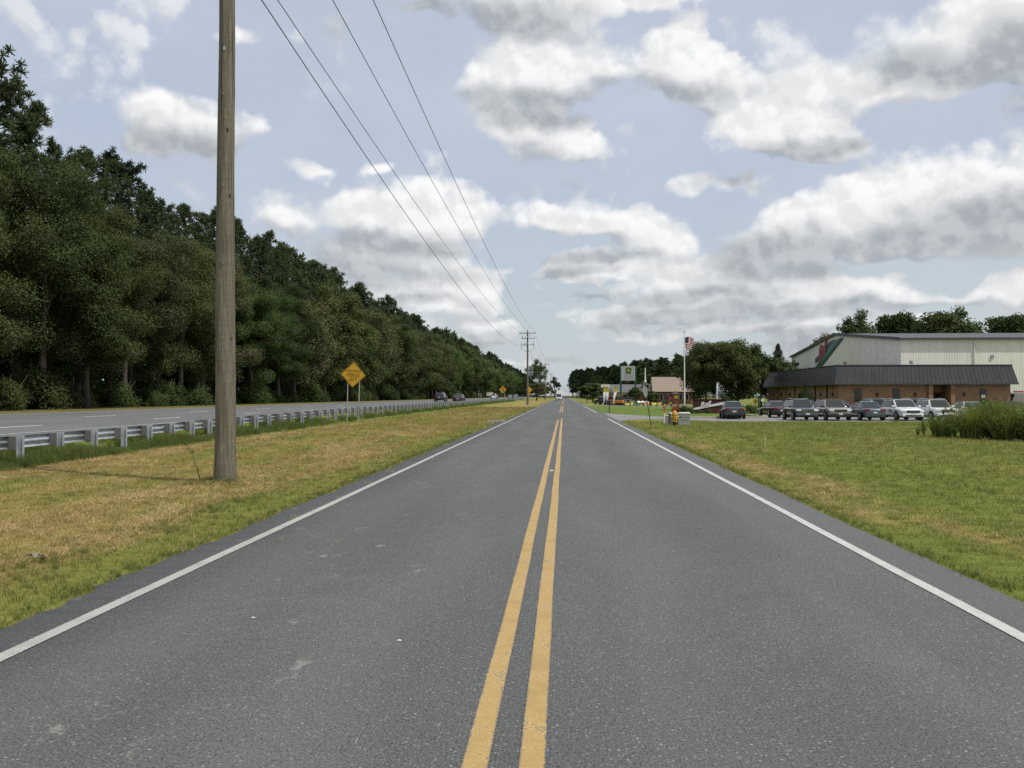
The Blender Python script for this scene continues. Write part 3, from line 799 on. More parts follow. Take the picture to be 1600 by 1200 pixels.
# the wood's dim interior and far side, one mass behind the front trees
g = np.random.default_rng(150); n = 30000
C = np.stack([g.uniform(-62, -50, n), 20 + 420 * g.random(n) ** 1.6, 0.6 + 13.5 * g.random(n) ** 1.15], 1)
V, Q = cards(C, unit(g.normal(size=(n, 3)) + np.array([0.6, -0.4, 0.3])), 0.75 * g.uniform(0.6, 1.3, n), 0.5 * np.ones(n), g)
tag(np_obj('wood_interior', np_mesh('wood_interior', V, Q, M_OAK)), 'dim mass of foliage deep inside the left wood', kind='stuff')

# trees left of the road, far off
place_tree('roadside_tree', OAKS_M[2], (-10.6, 352, 0.1), 0.4, (0.72, 0.72, 1.0), 'tall dark tree standing alone left of the road beyond the second utility pole', 'tree', None)
place_tree('roadside_tree', OAKS_M[1], (-9.3, 300, 0.1), 1.4, (0.62, 0.62, 0.40), 'low round tree in front of the tall dark tree left of the road', 'tree', None)
place_tree('roadside_tree', OAKS_F[1], (-8.2, 800, 0.1), 2.4, (0.85, 0.85, 1.15), 'slender faint tree at the far end of the road, left side', 'tree', None)
place_tree('roadside_tree', OAKS_F[0], (-12.5, 560, 0.1), 2.0, (0.8, 0.8, 0.55), 'dark low tree behind the far utility poles left of the road', 'tree', None)

# far wood on the right, slanting towards the road's end
i = 0
for row, off in ((0, 0), (1, 9), (2, 17)):
    t = 0.0
    while t < 1.0:
        i += 1
        x, yy = 11 + t * 66 + tr.uniform(-2, 2), 640 - t * 165 + off + tr.uniform(-4, 4)
        lod = PINES_F[i % 2] if i % 3 else OAKS_F[i % 2]
        h = (0.86 + 0.22 * t) * tr.uniform(0.86, 1.08)
        if row == 0: lod = OAKS_F[i % 2] if i % 2 else PINES_F[i % 2]
        place_tree('pine_tree', lod, (x, yy, 0), tr.uniform(0, 6.28), (h * 1.3, h * 1.3, h), 'dark tree of the far wood closing the view right of the road', 'tree', 'trees of the far wood on the right')
        t += 0.034
for k, (px_, yy, h) in enumerate(((8.0, 760, 1.0), (9.5, 700, 0.95), (8.5, 860, 1.0))):
    place_tree('pine_tree', PINES_F[k % 2], (px_, yy, 0), k, h, ('nearest', 'middle', 'farthest')[k] + ' tree of the three closing the right side of the road at its far end', 'tree', 'trees at the far end of the road')

# shade tree with the round crown, and the trees round the works building
ROUND = broadleaf(101, 9.9, 11.6, 0.5, 150, 480, 0.235, 1.25, 0.10, 0.3, M_DARKTREE)
place_tree('shade_tree', ROUND, (21.3, 120, -0.24), 0.6, (0.92, 0.92, 1.03), 'big round dark green tree between flagpole and brick building', 'tree', None)
MIDR = [broadleaf(111 + i, 10, 7.5, 0.8, 70, 110, 0.45, 1.2, 0.2, 0.2, mt) for i, mt in enumerate((M_DARKTREE, M_GREEN))]
for k, (x, yy, s, lab) in enumerate(((32.0, 146, 0.95, 'small green tree just right of the big round tree'), (36.0, 150, 0.86, 'dark tree at the left end of the brick building, beside the pointed conifer'), (31.0, 160, 1.0, 'tree half hidden behind the right side of the big round tree'), (40.0, 166, 0.80, 'low dark tree peeping over the left end of the brick roof'))):
    place_tree('leafy_tree', MIDR[k % 2], (x, yy, -0.24), k * 1.7, s, lab, 'tree', None)
CON = conifer(121, 11.0, 6.6, M_CEDAR)
place_tree('conifer_tree', CON, (37.6, 158, -0.24), 0, 1.0, 'pointed dark conifer beside the left gable of the metal building', 'tree', None)
BACK = [broadleaf(131 + i, 20, w, 5, 70, 130, 0.55, 1.6, 0.3, 0.25, mt) for i, (w, mt) in enumerate(((8, M_DARKTREE), (9.5, M_GREEN)))]
for k, (x, yy, s, pr) in enumerate(((63.5, 196, 1.0, 1), (73.0, 200, 1.13, 0), (78.0, 205, 1.08, 0), (82.2, 198, 1.13, 0), (87.4, 202, 1.06, 1), (91.5, 204, 0.90, 1), (97.0, 200, 1.10, 0), (102.5, 202, 1.06, 0), (108, 206, 0.95, 1), (68.5, 212, 0.92, 0), (58.5, 205, 0.78, 1))):
    place_tree('leafy_tree', BACK[pr], (x, yy, 0), k * 1.3, (s * 0.95, s * 0.95, s), '%s tree from the left rising behind the metal building roof' % ('leftmost', 'third', 'fourth', 'fifth', 'sixth', 'seventh', 'eighth', 'ninth', 'last', 'second', 'lowest')[k], 'tree', 'trees behind the metal building')
place_tree('leafy_tree', MIDR[1], (7.3, 222, 0), 0.3, (0.95, 0.95, 0.52), 'round light green bushy tree beside the road, left of the feather flags', 'tree', None)
place_tree('leafy_tree', MIDR[0], (15.6, 196, 0), 0.9, (0.40, 0.40, 0.36), 'small young tree between the legs of the tall green sign', 'tree', None)
place_tree('leafy_tree', MIDR[1], (19.6, 200, 0), 1.9, (0.42, 0.42, 0.30), 'small tree just right of the tall green sign', 'tree', None)
place_tree('leafy_tree', OAKS_F[1], (9.5, 420, 0), 1.0, (0.5, 0.5, 0.33), 'low far bush right of the road by the small white signs', 'tree', None)

# ------------------------------------------------------------------ grass
def tuft_object(name, seed, n, h, spread, w, lean, mat, seg=2):
    g = np.random.default_rng(seed); V = []; Q = []
    for i in range(n):
        a = g.uniform(0, 2 * PI); r = spread * math.sqrt(g.random()); bx, by = r * math.cos(a), r * math.sin(a)
        hh = h * g.uniform(0.45, 1.15); la = g.uniform(0, 2 * PI); ln = lean * g.uniform(0.2, 1.2) * hh; f = g.uniform(0, 2 * PI); ww = w * g.uniform(0.7, 1.3)
        for k in range(seg + 1):
            t = k / seg; o = ln * t * t; half = ww * (1 - t * 0.85) / 2
            cx, cy, cz = bx + math.cos(la) * o, by + math.sin(la) * o, hh * t * (1 - 0.18 * t) - 0.01
            V += [(cx - math.cos(f) * half, cy - math.sin(f) * half, cz), (cx + math.cos(f) * half, cy + math.sin(f) * half, cz)]
            if k: b0 = len(V); Q.append((b0 - 4, b0 - 3, b0 - 1, b0 - 2))
    o = bpy.data.objects.new(name, np_mesh(name, V, Q, mat)); return o
def scatter(name, pts, scl, kinds, tufts, label=None):
    me = bpy.data.meshes.new(name); pts = np.asarray(pts, np.float32)
    me.vertices.add(len(pts)); me.vertices.foreach_set('co', pts.ravel()); me.update()
    g = np.random.default_rng(len(pts))
    for nm, typ, arr in (('sc', 'FLOAT', np.asarray(scl, np.float32)), ('kd', 'INT', np.asarray(kinds, np.int32)), ('rt', 'FLOAT_VECTOR', np.stack([g.normal(0, 0.08, len(pts)), g.normal(0, 0.08, len(pts)), g.uniform(0, 6.28, len(pts))], 1).astype(np.float32))):
        a = me.attributes.new(nm, typ, 'POINT'); a.data.foreach_set('vector' if typ == 'FLOAT_VECTOR' else 'value', arr.ravel())
    o = bpy.data.objects.new(name, me); link(o); o['kind'] = 'stuff'
    coll = bpy.data.collections.new(name + '_tufts')
    for t in tufts: coll.objects.link(t)
    ng = bpy.data.node_groups.new(name, 'GeometryNodeTree')
    ng.interface.new_socket('Geometry', in_out='INPUT', socket_type='NodeSocketGeometry'); ng.interface.new_socket('Geometry', in_out='OUTPUT', socket_type='NodeSocketGeometry')
    gi, go = ng.nodes.new('NodeGroupInput'), ng.nodes.new('NodeGroupOutput')
    ci = ng.nodes.new('GeometryNodeCollectionInfo'); ci.inputs['Collection'].default_value = coll; ci.inputs['Separate Children'].default_value = True; ci.inputs['Reset Children'].default_value = True
    ip = ng.nodes.new('GeometryNodeInstanceOnPoints'); ip.inputs['Pick Instance'].default_value = True
    def na(nm, dt):
        n_ = ng.nodes.new('GeometryNodeInputNamedAttribute'); n_.data_type = dt; n_.inputs[0].default_value = nm; return n_.outputs[0]
    L = ng.links.new
    L(gi.outputs[0], ip.inputs['Points']); L(ci.outputs[0], ip.inputs['Instance']); L(na('kd', 'INT'), ip.inputs['Instance Index'])
    L(na('rt', 'FLOAT_VECTOR'), ip.inputs['Rotation']); L(na('sc', 'FLOAT'), ip.inputs['Scale']); L(ip.outputs[0], go.inputs[0])
    md = o.modifiers.new('scatter', 'NODES'); md.node_group = ng
    if label: o['label'] = label
    return o
gr = np.random.default_rng(17)
def fill(x0, x1, y0, y1, dens):
    n = int((x1 - x0) * (y1 - y0) * dens); return np.stack([gr.uniform(x0, x1, n), gr.uniform(y0, y1, n)], 1)
def in_view(p, pad=0.30):
    u = p[:, 0] / np.maximum(p[:, 1], 0.1); return (u > -0.66 - pad) & (u < 0.51 + pad)
MOWN = [tuft_object('mown_tuft', 200 + i, 16, 0.055, 0.11, 0.007, 0.9, M_BLADE) for i in range(4)]
MOWN += [tuft_object('taller_tuft', 210, 20, 0.11, 0.08, 0.008, 0.7, M_BLADE)]
def grass_field(name, areas, bands, drop=None):
    P, S, K = [], [], []
    for (x0, x1) in areas:
        for (y0, y1, dens, sc) in bands:
            p = fill(x0, x1, y0, y1, dens); p = p[in_view(p)]
            if drop is not None: p = p[~drop(p)]
            P.append(p); S.append(sc * gr.uniform(0.7, 1.25, len(p))); k = gr.integers(0, 4, len(p)); k[gr.random(len(p)) < 0.07] = 4; K.append(k)
    p = np.concatenate(P); z = np.array([ground_z(a, b_) for a, b_ in p])
    return scatter(name, np.column_stack([p, z]), np.concatenate(S), np.concatenate(K), MOWN)
BANDS = ((2.0, 12, 130, 0.9), (12, 20, 95, 1.0), (20, 32, 42, 1.35), (32, 48, 17, 1.9), (48, 66, 9, 2.4))
grass_field('mown_grass', [(-13.2, ROAD_L - 0.02)], BANDS + ((66, 130, 3.5, 3.2),))
def off_drive(p): return (p[:, 1] > 58.0) & (p[:, 0] < 8.2) | (p[:, 1] > 66.0)
grass_field('mown_lawn', [(ROAD_R + 0.02, 34)], BANDS, off_drive)

TALL = [tuft_object('tall_tuft', 220 + i, 34, 0.42, 0.16, 0.009, 0.55, None) for i in range(3)]
M_TALL = foliage_mat('tall_grass_blade', (0.072, 0.108, 0.026), (0.155, 0.190, 0.055), 0.5, 0.25, 0.3)
for t in TALL: t.data.materials.append(M_TALL)
def rail_x(y):
    pts = [(-40, -11.9), (8, -12.7), (21, -13.35), (36, -14.1), (60, -14.5), (150, -14.8), (420, -14.9), (2000, -14.9)]
    for (a, xa), (b_, xb) in zip(pts, pts[1:]):
        if a <= y <= b_: return xa + (xb - xa) * (y - a) / (b_ - a)
    return -14.9
P = []; S = []
for (y0, y1, n, sc) in ((12, 26, 3600, 0.98), (26, 50, 3600, 1.05), (50, 110, 1800, 1.0), (110, 260, 1500, 1.4)):
    yy = gr.uniform(y0, y1, n); off = np.where(gr.random(n) < 0.7, gr.normal(0.25, 0.22, n), gr.uniform(-1.2, 0.4, n))
    for a, o_ in zip(yy, off):
        x = rail_x(a) + o_; P.append((x, a, ground_z(x, a))); S.append(sc * gr.uniform(0.5, 1.15) * (0.75 + 0.35 * math.sin(a * 0.9)))
scatter('tall_verge_grass', P, S, gr.integers(0, 3, len(P)), TALL, 'tall green grass left uncut along the guardrail')
# longer grass along the kerbless road edges, and a ridge where the mower turned
P = []; S = []
for n, x0, sd, y0, y1, sc in ((90, -5.25, 0.25, 7.2, 9.4, 0.22), (110, -5.2, 0.25, 10.5, 14.5, 0.22), (200, -4.9, 0.4, 5, 24, 0.2), (500, -4.2, 0.06, 5, 40, 0.22), (500, 3.85, 0.05, 6, 40, 0.2), (110, 7.6, 0.25, 16, 24, 0.26), (160, -6.75, 0.35, 16.6, 17.8, 0.36)):
    yy = gr.uniform(y0, y1, n); xx = gr.normal(x0, sd, n)
    for a, x in zip(yy, xx): P.append((x, a, ground_z(x, a))); S.append(sc * gr.uniform(0.6, 1.2))
scatter('ragged_edge_grass', P, S, gr.integers(0, 3, len(P)), TALL, 'longer green tufts along the road edges')
# dry clippings thrown in windrows
M_STRAW = foliage_mat('dry_clipping', (0.30, 0.215, 0.095), (0.54, 0.43, 0.22), 0.7, 0.15, 0.15)
CLIP = [tuft_object('clipping', 230 + i, 16, 0.07, 0.13, 0.008, 3.0, M_STRAW) for i in range(3)]
P = []; S = []
for n, x0, sd, y0, y1, sc in ((2600, -7.15, 0.40, 10, 40, 0.9), (1300, -5.65, 0.22, 7, 26, 0.85), (2200, -12.2, 0.35, 17, 60, 1.1), (1500, 4.75, 0.28, 7, 40, 0.85), (2600, -9.0, 2.0, 9, 40, 0.9), (260, -6.7, 0.28, 16.7, 17.6, 1.1)):
    yy = gr.uniform(y0, y1, n); xx = gr.normal(x0, sd, n) + 0.25 * np.sin(yy * 0.8)
    keep = np.sin(yy * 0.55 + x0) + gr.normal(0, 0.5, n) > -0.25
    for a, x in zip(yy[keep], xx[keep]): P.append((x, a, ground_z(x, a) + 0.012)); S.append(sc * gr.uniform(0.6, 1.3))
scatter('dry_clippings', P, S, gr.integers(0, 3, len(P)), CLIP, 'straw coloured mown clippings lying in rows on the verge')

# the weedy clump at the right: plume grasses and leafy weeds, each plant its own thing
M_PLUME = foliage_mat('plume_grass_blade', (0.105, 0.135, 0.040), (0.215, 0.240, 0.088), 0.55, 0.2, 0.36)
M_WEED = foliage_mat('weed_leaf', (0.075, 0.115, 0.028), (0.15, 0.20, 0.055), 0.5, 0.3, 0.32)
def plume(seed, n, h, spread):
    g = np.random.default_rng(seed); V = []; Q = []
    for i in range(n):
        a = g.uniform(0, 2 * PI); r = spread * g.random() ** 0.7 * 0.45; hh = h * g.uniform(0.55, 1.1); ln = spread * g.uniform(0.1, 0.9) * (0.4 + r)
        f = g.uniform(0, 2 * PI); ww = 0.022
        for k in range(5):
            t = k / 4; o = r + ln * t ** 2.2; cz = hh * (t - 0.16 * t ** 3); half = ww * (1 - 0.8 * t)
            cx, cy = math.cos(a) * o, math.sin(a) * o
            V += [(cx - math.cos(f) * half, cy - math.sin(f) * half, cz), (cx + math.cos(f) * half, cy + math.sin(f) * half, cz)]
            if k: b0 = len(V); Q.append((b0 - 4, b0 - 3, b0 - 1, b0 - 2))
    return np_mesh('blades', V, Q, M_PLUME)
PLUMES = [plume(240 + i, 560, 1.5 + 0.15 * i, 1.05 + 0.15 * i) for i in range(3)]
def weed(seed, h):
    g = np.random.default_rng(seed); st = MB(); C = []; nn = []
    for s in range(9):
        a = g.uniform(0, 2 * PI); sp = g.uniform(0.05, 0.35); hh = h * g.uniform(0.6, 1.05)
        tip = Vector((math.cos(a) * sp, math.sin(a) * sp, hh)); st.tube([(0, 0, 0), tip * 0.5 + Vector((0, 0, 0.05)), tip], [0.012, 0.009, 0.004], 4, caps=False)
        for k in range(26):
            t = g.uniform(0.25, 1.02); p = np.array(tip) * t + g.normal(0, 0.045, 3); C.append(p); nn.append(unit(g.normal(size=3) + np.array([0, 0, 0.8])))
    V, Q = cards(np.array(C), np.array(nn), 0.075 * g.uniform(0.6, 1.3, len(C)), 0.026 * np.ones(len(C)), g)
    return st.mesh('stem', M_WEED, fix=False), np_mesh('leaf', V, Q, M_WEED)
WEEDS = [weed(250 + i, 1.35) for i in range(3)]
pl = [(15.6, 37.6, 0.72), (16.4, 36.4, 0.95), (17.2, 36.2, 1.0), (17.9, 35.4, 1.05), (17.0, 35.2, 0.8), (18.3, 36.6, 0.98), (18.7, 34.6, 0.92), (17.9, 34.0, 0.8), (19.6, 35.6, 0.85), (19.2, 33.4, 0.78), (17.9, 38.0, 1.0)]
for k, (x, yy, s) in enumerate(pl):
    t = empty('plume_grass', (x, yy, ground_z(x, yy)), k * 1.1, 'dark tall grass clump in the weed patch by the car park, %s from the left' % nth(k + 1).replace('nearest', 'first'), 'grass clump', 'tall grass clumps right of the lawn'); t.scale = (s * 1.05, s * 1.05, s * 0.98)
    np_obj('blades', PLUMES[k % 3], t)
wd = [(16.6, 35.0, 0.7), (17.3, 34.6, 0.95), (18.5, 34.2, 1.1), (16.2, 37.8, 0.9), (17.2, 37.2, 1.2), (15.2, 38.4, 0.5), (14.7, 37.8, 0.35), (15.6, 36.4, 0.5), (17.4, 33.6, 0.55), (18.4, 33.2, 0.7), (19.4, 34.2, 1.05), (20.0, 34.8, 1.12), (19.9, 33.0, 0.9), (19.0, 32.4, 0.6), (20.4, 36.2, 1.15), (18.2, 38.2, 1.16), (16.9, 38.4, 1.1), (17.9, 32.6, 0.45)]
for k, (x, yy, s) in enumerate(wd):
    t = empty('leafy_weed', (x, yy, ground_z(x, yy)), k * 0.9, 'bright green leafy weed mixed into the tall grass patch, %s plant' % nth(k + 1).replace('nearest', 'first'), 'weed', 'leafy weeds right of the lawn'); t.scale = (s * 1.5, s * 1.5, s)
    for nm, me in zip(('stem', 'leaf'), WEEDS[k % 3]): np_obj(nm, me, t)
# lone weed stalk beside the near pole
t = empty('weed_stalk', (-7.25, 17.35, ground_z(-7.25, 17.35)), 0, 'thin leaning weed stalk growing left of the near utility pole', 'weed')
MB().tube([(0, 0, 0), (-0.10, 0, 0.3), (-0.17, 0, 0.55), (-0.34, 0, 0.85)], [0.012, 0.010, 0.008, 0.004], 6).build('stem', M_WEED, t, smooth='all')
g = np.random.default_rng(260); C = np.array([(-0.17, 0, 0.55)]) + (np.array([(-0.22, 0, 0.38)]) * g.random((40, 1))) + g.normal(0, 0.03, (40, 3))
V, Q = cards(C, unit(g.normal(size=(40, 3))), 0.035 * np.ones(40), 0.009 * np.ones(40), g); np_obj('leaf', np_mesh('leaf', V, Q, M_WEED), t)

# ------------------------------------------------------------------ utility poles and wires
def wood_pole_mat():
    m, N, b, out = base_mat('weathered_pole_wood')
    tc = N.new('ShaderNodeTexCoord'); P = tc.outputs['Object']
    grain = N.noise(N.v('MULTIPLY', P, (1, 1, 0.035)), 34.0, 6, 0.7)
    blot = N.noise(N.v('MULTIPLY', P, (1.2, 1.2, 0.35)), 2.2, 5, 0.65)
    ring = N.noise(N.v('MULTIPLY', P, (0.5, 0.5, 3)), 2.0, 4, 0.6)
    c = N.mix(N.ss(grain, 0.3, 0.7), (0.095, 0.085, 0.061), (0.245, 0.222, 0.164))
    c = N.mix(N.ss(blot, 0.4, 0.75, 0.0, 0.75), c, N.mix(grain, (0.085, 0.074, 0.056), (0.180, 0.160, 0.120)))
    c = N.mix(N.ss(ring, 0.55, 0.7, 0.0, 0.35), c, (0.20, 0.20, 0.155))
    z = N.xyz(P)[2]
    pale = N.m('MULTIPLY', N.ss(N.noise(N.v('MULTIPLY', P, (1, 1, 0.25)), 9.0, 5, 0.7), 0.60, 0.68), N.ss(z, 2.4, 0.3))
    c = N.mix(N.m('MULTIPLY', pale, 0.6), c, (0.42, 0.41, 0.38))
    knot = N.voro(N.v('MULTIPLY', P, (3, 3, 1.4)), 1.0)
    c = N.mix(N.ss(knot, 0.10, 0.04), c, (0.05, 0.038, 0.028))
    crack = N.ss(N.noise(N.v('MULTIPLY', P, (1, 1, 0.02)), 14.0, 3, 0.6), 0.38, 0.31)
    c = N.mix(N.m('MULTIPLY', crack, 0.8), c, (0.045, 0.036, 0.026))
    N.put(b.inputs['Base Color'], c); b.inputs['Roughness'].default_value = 0.9; b.inputs['Specular IOR Level'].default_value = 0.2
    bp = N.new('ShaderNodeBump'); bp.inputs['Strength'].default_value = 1.0; bp.inputs['Distance'].default_value = 0.02
    N.put(bp.inputs['Height'], N.m('SUBTRACT', N.m('ADD', grain, N.m('MULTIPLY', ring, 0.6)), crack)); N.l.new(bp.outputs[0], b.inputs['Normal'])
    return m
M_POLE = wood_pole_mat()
M_ARM = simple('crossarm_wood', (0.20, 0.17, 0.13), 0.9, var=0.3, scale=4, stretch=(0.3, 3, 3))
M_INSUL = simple('porcelain', (0.28, 0.26, 0.25), 0.25)
M_STEEL = simple('galvanised_steel', (0.46, 0.48, 0.50), 0.45, 0.75, var=0.15, scale=5)
M_WIRE = simple('aluminium_wire', (0.075, 0.08, 0.09), 0.6, 0.2, var=0.05)
M_ORANGE = simple('orange_tag', (0.62, 0.22, 0.03), 0.5)
POLE_H = 13.3
def utility_pole(x, y, h, label, detail):
    t = empty('utility_pole', (x, y, ground_z(x, y)), 0, label, 'utility pole', 'utility poles left of the road')
    n = 28 if detail == 2 else 12
    g = random.Random(int(y)); mb = MB(); seg = 30 if detail == 2 else 6; rows = []
    for i in range(seg + 1):
        z = -0.4 + (h + 0.4) * i / seg; r = 0.205 - 0.075 * z / h + (0.022 * math.exp(-max(z, 0) * 3))
        ox, oy = 0.012 * math.sin(z * 0.9), 0.010 * math.sin(z * 1.3 + 1)
        rows.append([(ox + (r + g.gauss(0, 0.0022 if detail == 2 else 0)) * math.cos(2 * PI * k / n), oy + r * math.sin(2 * PI * k / n), z) for k in range(n)])
    b0 = 0
    for r_ in rows: mb.v += r_
    for i in range(seg):
        for k in range(n): mb.f.append((i * n + k, i * n + (k + 1) % n, (i + 1) * n + (k + 1) % n, (i + 1) * n + k))
    mb.f.append(tuple(seg * n + k for k in range(n)))
    mb.build('pole', M_POLE, t, smooth='all')
    top = h - 0.45
    MB().box((0, -0.19, top), (3.0, 0.10, 0.13)).build('crossarm', M_ARM, t)
    for s in (-1, 1): MB().tube([(s * 0.75, -0.17, top - 0.04), (0, -0.17, top - 0.75)], 0.018, 5).build('brace', M_STEEL, t)
    for xx, zz in ((-1.35, top + 0.07), (1.35, top + 0.07), (0.0, h)):
        MB().lathe([(0.02, 0), (0.02, 0.08), (0.06, 0.09), (0.045, 0.15), (0.06, 0.16), (0.03, 0.24)], 8, (xx, -0.19 if xx else 0, zz)).build('insulator', M_INSUL, t, smooth=True)
    if detail == 1:
        for zz, xs_ in ((top - 0.95, (-0.95, -0.45, 1.2)), (top - 2.1, (-1.15, -0.55, 1.05))):
            MB().box((0.05, -0.17, zz), (2.4, 0.08, 0.09)).build('switch_arm', M_ARM, t)
            for xx in xs_:
                MB().tube([(xx, -0.17, zz - 0.15), (xx + 0.08, -0.2, zz + 0.38)], 0.05, 6).build('fuse_cutout', M_INSUL, t)
        for s in (-1, 1):
            MB().tube([(s * 1.15, -0.18, top - 2.2), (s * 1.05, -0.18, top - 2.9), (s * 0.6, -0.18, top - 3.25), (0.0, -0.18, top - 3.3)], 0.03, 5).build('jumper_cable', M_WIRE, t)
    MB().lathe([(0.02, 0), (0.05, 0.02), (0.05, 0.10), (0.02, 0.12)], 8, (0, -0.17, h - 2.7)).build('spool_insulator', M_INSUL, t)
    if detail == 2:
        MB().box((0.193, 0.03, 2.02), (0.010, 0.06, 0.13), (0, 0, 0.15)).build('orange_tag', M_ORANGE, t)
        MB().box((0.04, -0.207, 8.6), (0.05, 0.012, 0.07)).build('pole_plate', M_STEEL, t)
        for zz in (4.35, 5.9, 7.7): MB().lathe([(0.0, 0), (0.014, 0.0), (0.014, 0.02), (0.0, 0.02)], 6, (0.02, -0.20, zz), 'Y').build('bolt', M_STEEL, t)
    return t
utility_pole(-6.73, 17.25, POLE_H, 'thick weathered wooden utility pole close by on the left verge', 2)
utility_pole(-6.55, 160.0, 13.4, 'wooden utility pole with crossarm and fuse cutouts beyond the merge sign', 1)
for y_, lab in ((320, 'third utility pole down the road, in front of the tall dark tree'), (462, 'fourth utility pole, with dark crossarm against the sky'), (620, 'fifth utility pole, small and faint by the far trees'), (770, 'farthest utility pole, barely visible at the end of the road')):
    utility_pole(-6.7, y_, 13.3, lab, 0)
def wire(x0, x1, z0, z1, sag, label):
    pts = []
    P0 = [(x0, 17.25, z0), (x1, 160, z1), (x1 - 0.1, 320, z1), (x1 - 0.1, 462, z1)]
    for (xa, ya, za), (xb, yb, zb) in zip(P0, P0[1:]):
        for k in range(24):
            t = k / 24; pts.append((xa + (xb - xa) * t, ya + (yb - ya) * t, za + (zb - za) * t - 4 * sag * t * (1 - t)))
    pts.append(P0[-1])
    tag(MB().tube(pts, 0.013, 5).build('power_line', M_WIRE), label, 'power line', 'power lines along the road')
TZ = POLE_H - 0.45 + 0.32
wire(-8.08, -7.90, TZ, TZ, 1.5, 'upper power line, leftmost of the three at the crossarm')
wire(-6.73, -6.55, POLE_H + 0.25, POLE_H + 0.3, 1.5, 'upper power line in the middle, running to the pole top')
wire(-5.38, -5.20, TZ, TZ, 1.5, 'upper power line, rightmost of the three at the crossarm')
wire(-6.75, -6.56, POLE_H - 2.6, POLE_H - 2.6, 2.6, 'lowest power line, slung well below the other three')

# ------------------------------------------------------------------ guardrail
M_GALV = simple('guardrail_steel', (0.44, 0.46, 0.49), 0.42, 0.35, var=0.18, scale=3)
M_BLOCK = simple('guardrail_block', (0.135, 0.130, 0.122), 0.85, var=0.25, scale=6, bump=0.3)
rail = empty('guardrail', (rail_x(20), 20, 0), 0, 'galvanised steel guardrail on posts along the near edge of the highway', 'guardrail')
def rail_pt(y): return Vector((rail_x(y), y, ground_z(rail_x(y), y)))
org = rail.location.copy()
post_me = MB().box((0.075, 0, 0.21), (0.010, 0.085, 1.02)).box((-0.075, 0, 0.21), (0.010, 0.085, 1.02)).box((0, 0, 0.21), (0.14, 0.008, 1.02)).mesh('post', M_GALV)
blk_me = MB().box((-0.165, 0, 0.53), (0.165, 0.15, 0.34)).mesh('spacer_block', M_BLOCK)
prof = [(0.0, -0.155), (-0.02, -0.15), (-0.075, -0.115), (-0.08, -0.07), (-0.03, -0.025), (-0.02, 0.0), (-0.03, 0.025), (-0.08, 0.07), (-0.075, 0.115), (-0.02, 0.15), (0.0, 0.155)]
y = 2.0; k = 0
while y < 330:
    p = rail_pt(y); tx = math.atan2(-(rail_x(y + 0.5) - rail_x(y - 0.5)), 1.0)
    lean = random.Random(k).uniform(-0.02, 0.02)
    for nm, me in (('post', post_me), ('spacer_block', blk_me)):
        o = np_obj(nm, me, rail, p - org, tx); o.rotation_euler = (lean, lean * 0.6, tx)
    if k % 2 == 0:
        mb = MB(); rows = []
        for s in range(5):
            q = rail_pt(y + 3.83 * s / 4) - org; rows.append([(q.x - 0.252 + d, q.y, q.z + 0.545 + z) for d, z in prof])
        mb.grid(rows); o = mb.build('rail_panel', M_GALV, rail, smooth='all')
        sm = o.modifiers.new('thickness', 'SOLIDIFY'); sm.thickness = 0.004
    y += 1.905; k += 1

# ------------------------------------------------------------------ signs
M_SIGNY = simple('warning_yellow', (0.62, 0.335, 0.012), 0.45, var=0.06, scale=2)
M_BLACK = simple('sign_black', (0.018, 0.018, 0.018), 0.5)
M_SPOST = simple('sign_post_steel', (0.36, 0.37, 0.36), 0.6, 0.3, var=0.15, scale=4)
M_BACK = simple('sign_back', (0.30, 0.31, 0.31), 0.5, 0.5, var=0.1)
M_WHITE = simple('white_enamel', (0.74, 0.74, 0.72), 0.5, var=0.05)
def rounded_diamond(half, rnd, n=4):
    pts = []; s = half - rnd * 1.414
    for q in range(4):
        a0 = q * PI / 2; cx, cy = s * math.cos(a0), s * math.sin(a0)
        for k in range(n + 1):
            a = a0 - PI / 4 + (PI / 2) * k / n; pts.append((cx + rnd * math.cos(a), cy + rnd * math.sin(a)))
    return pts
def text_M(x, y, z, tilt=0.0): return Matrix.Translation((x, y, z)) @ Matrix.Rotation(tilt, 4, 'Y') @ Matrix.Rotation(PI / 2, 4, 'X')
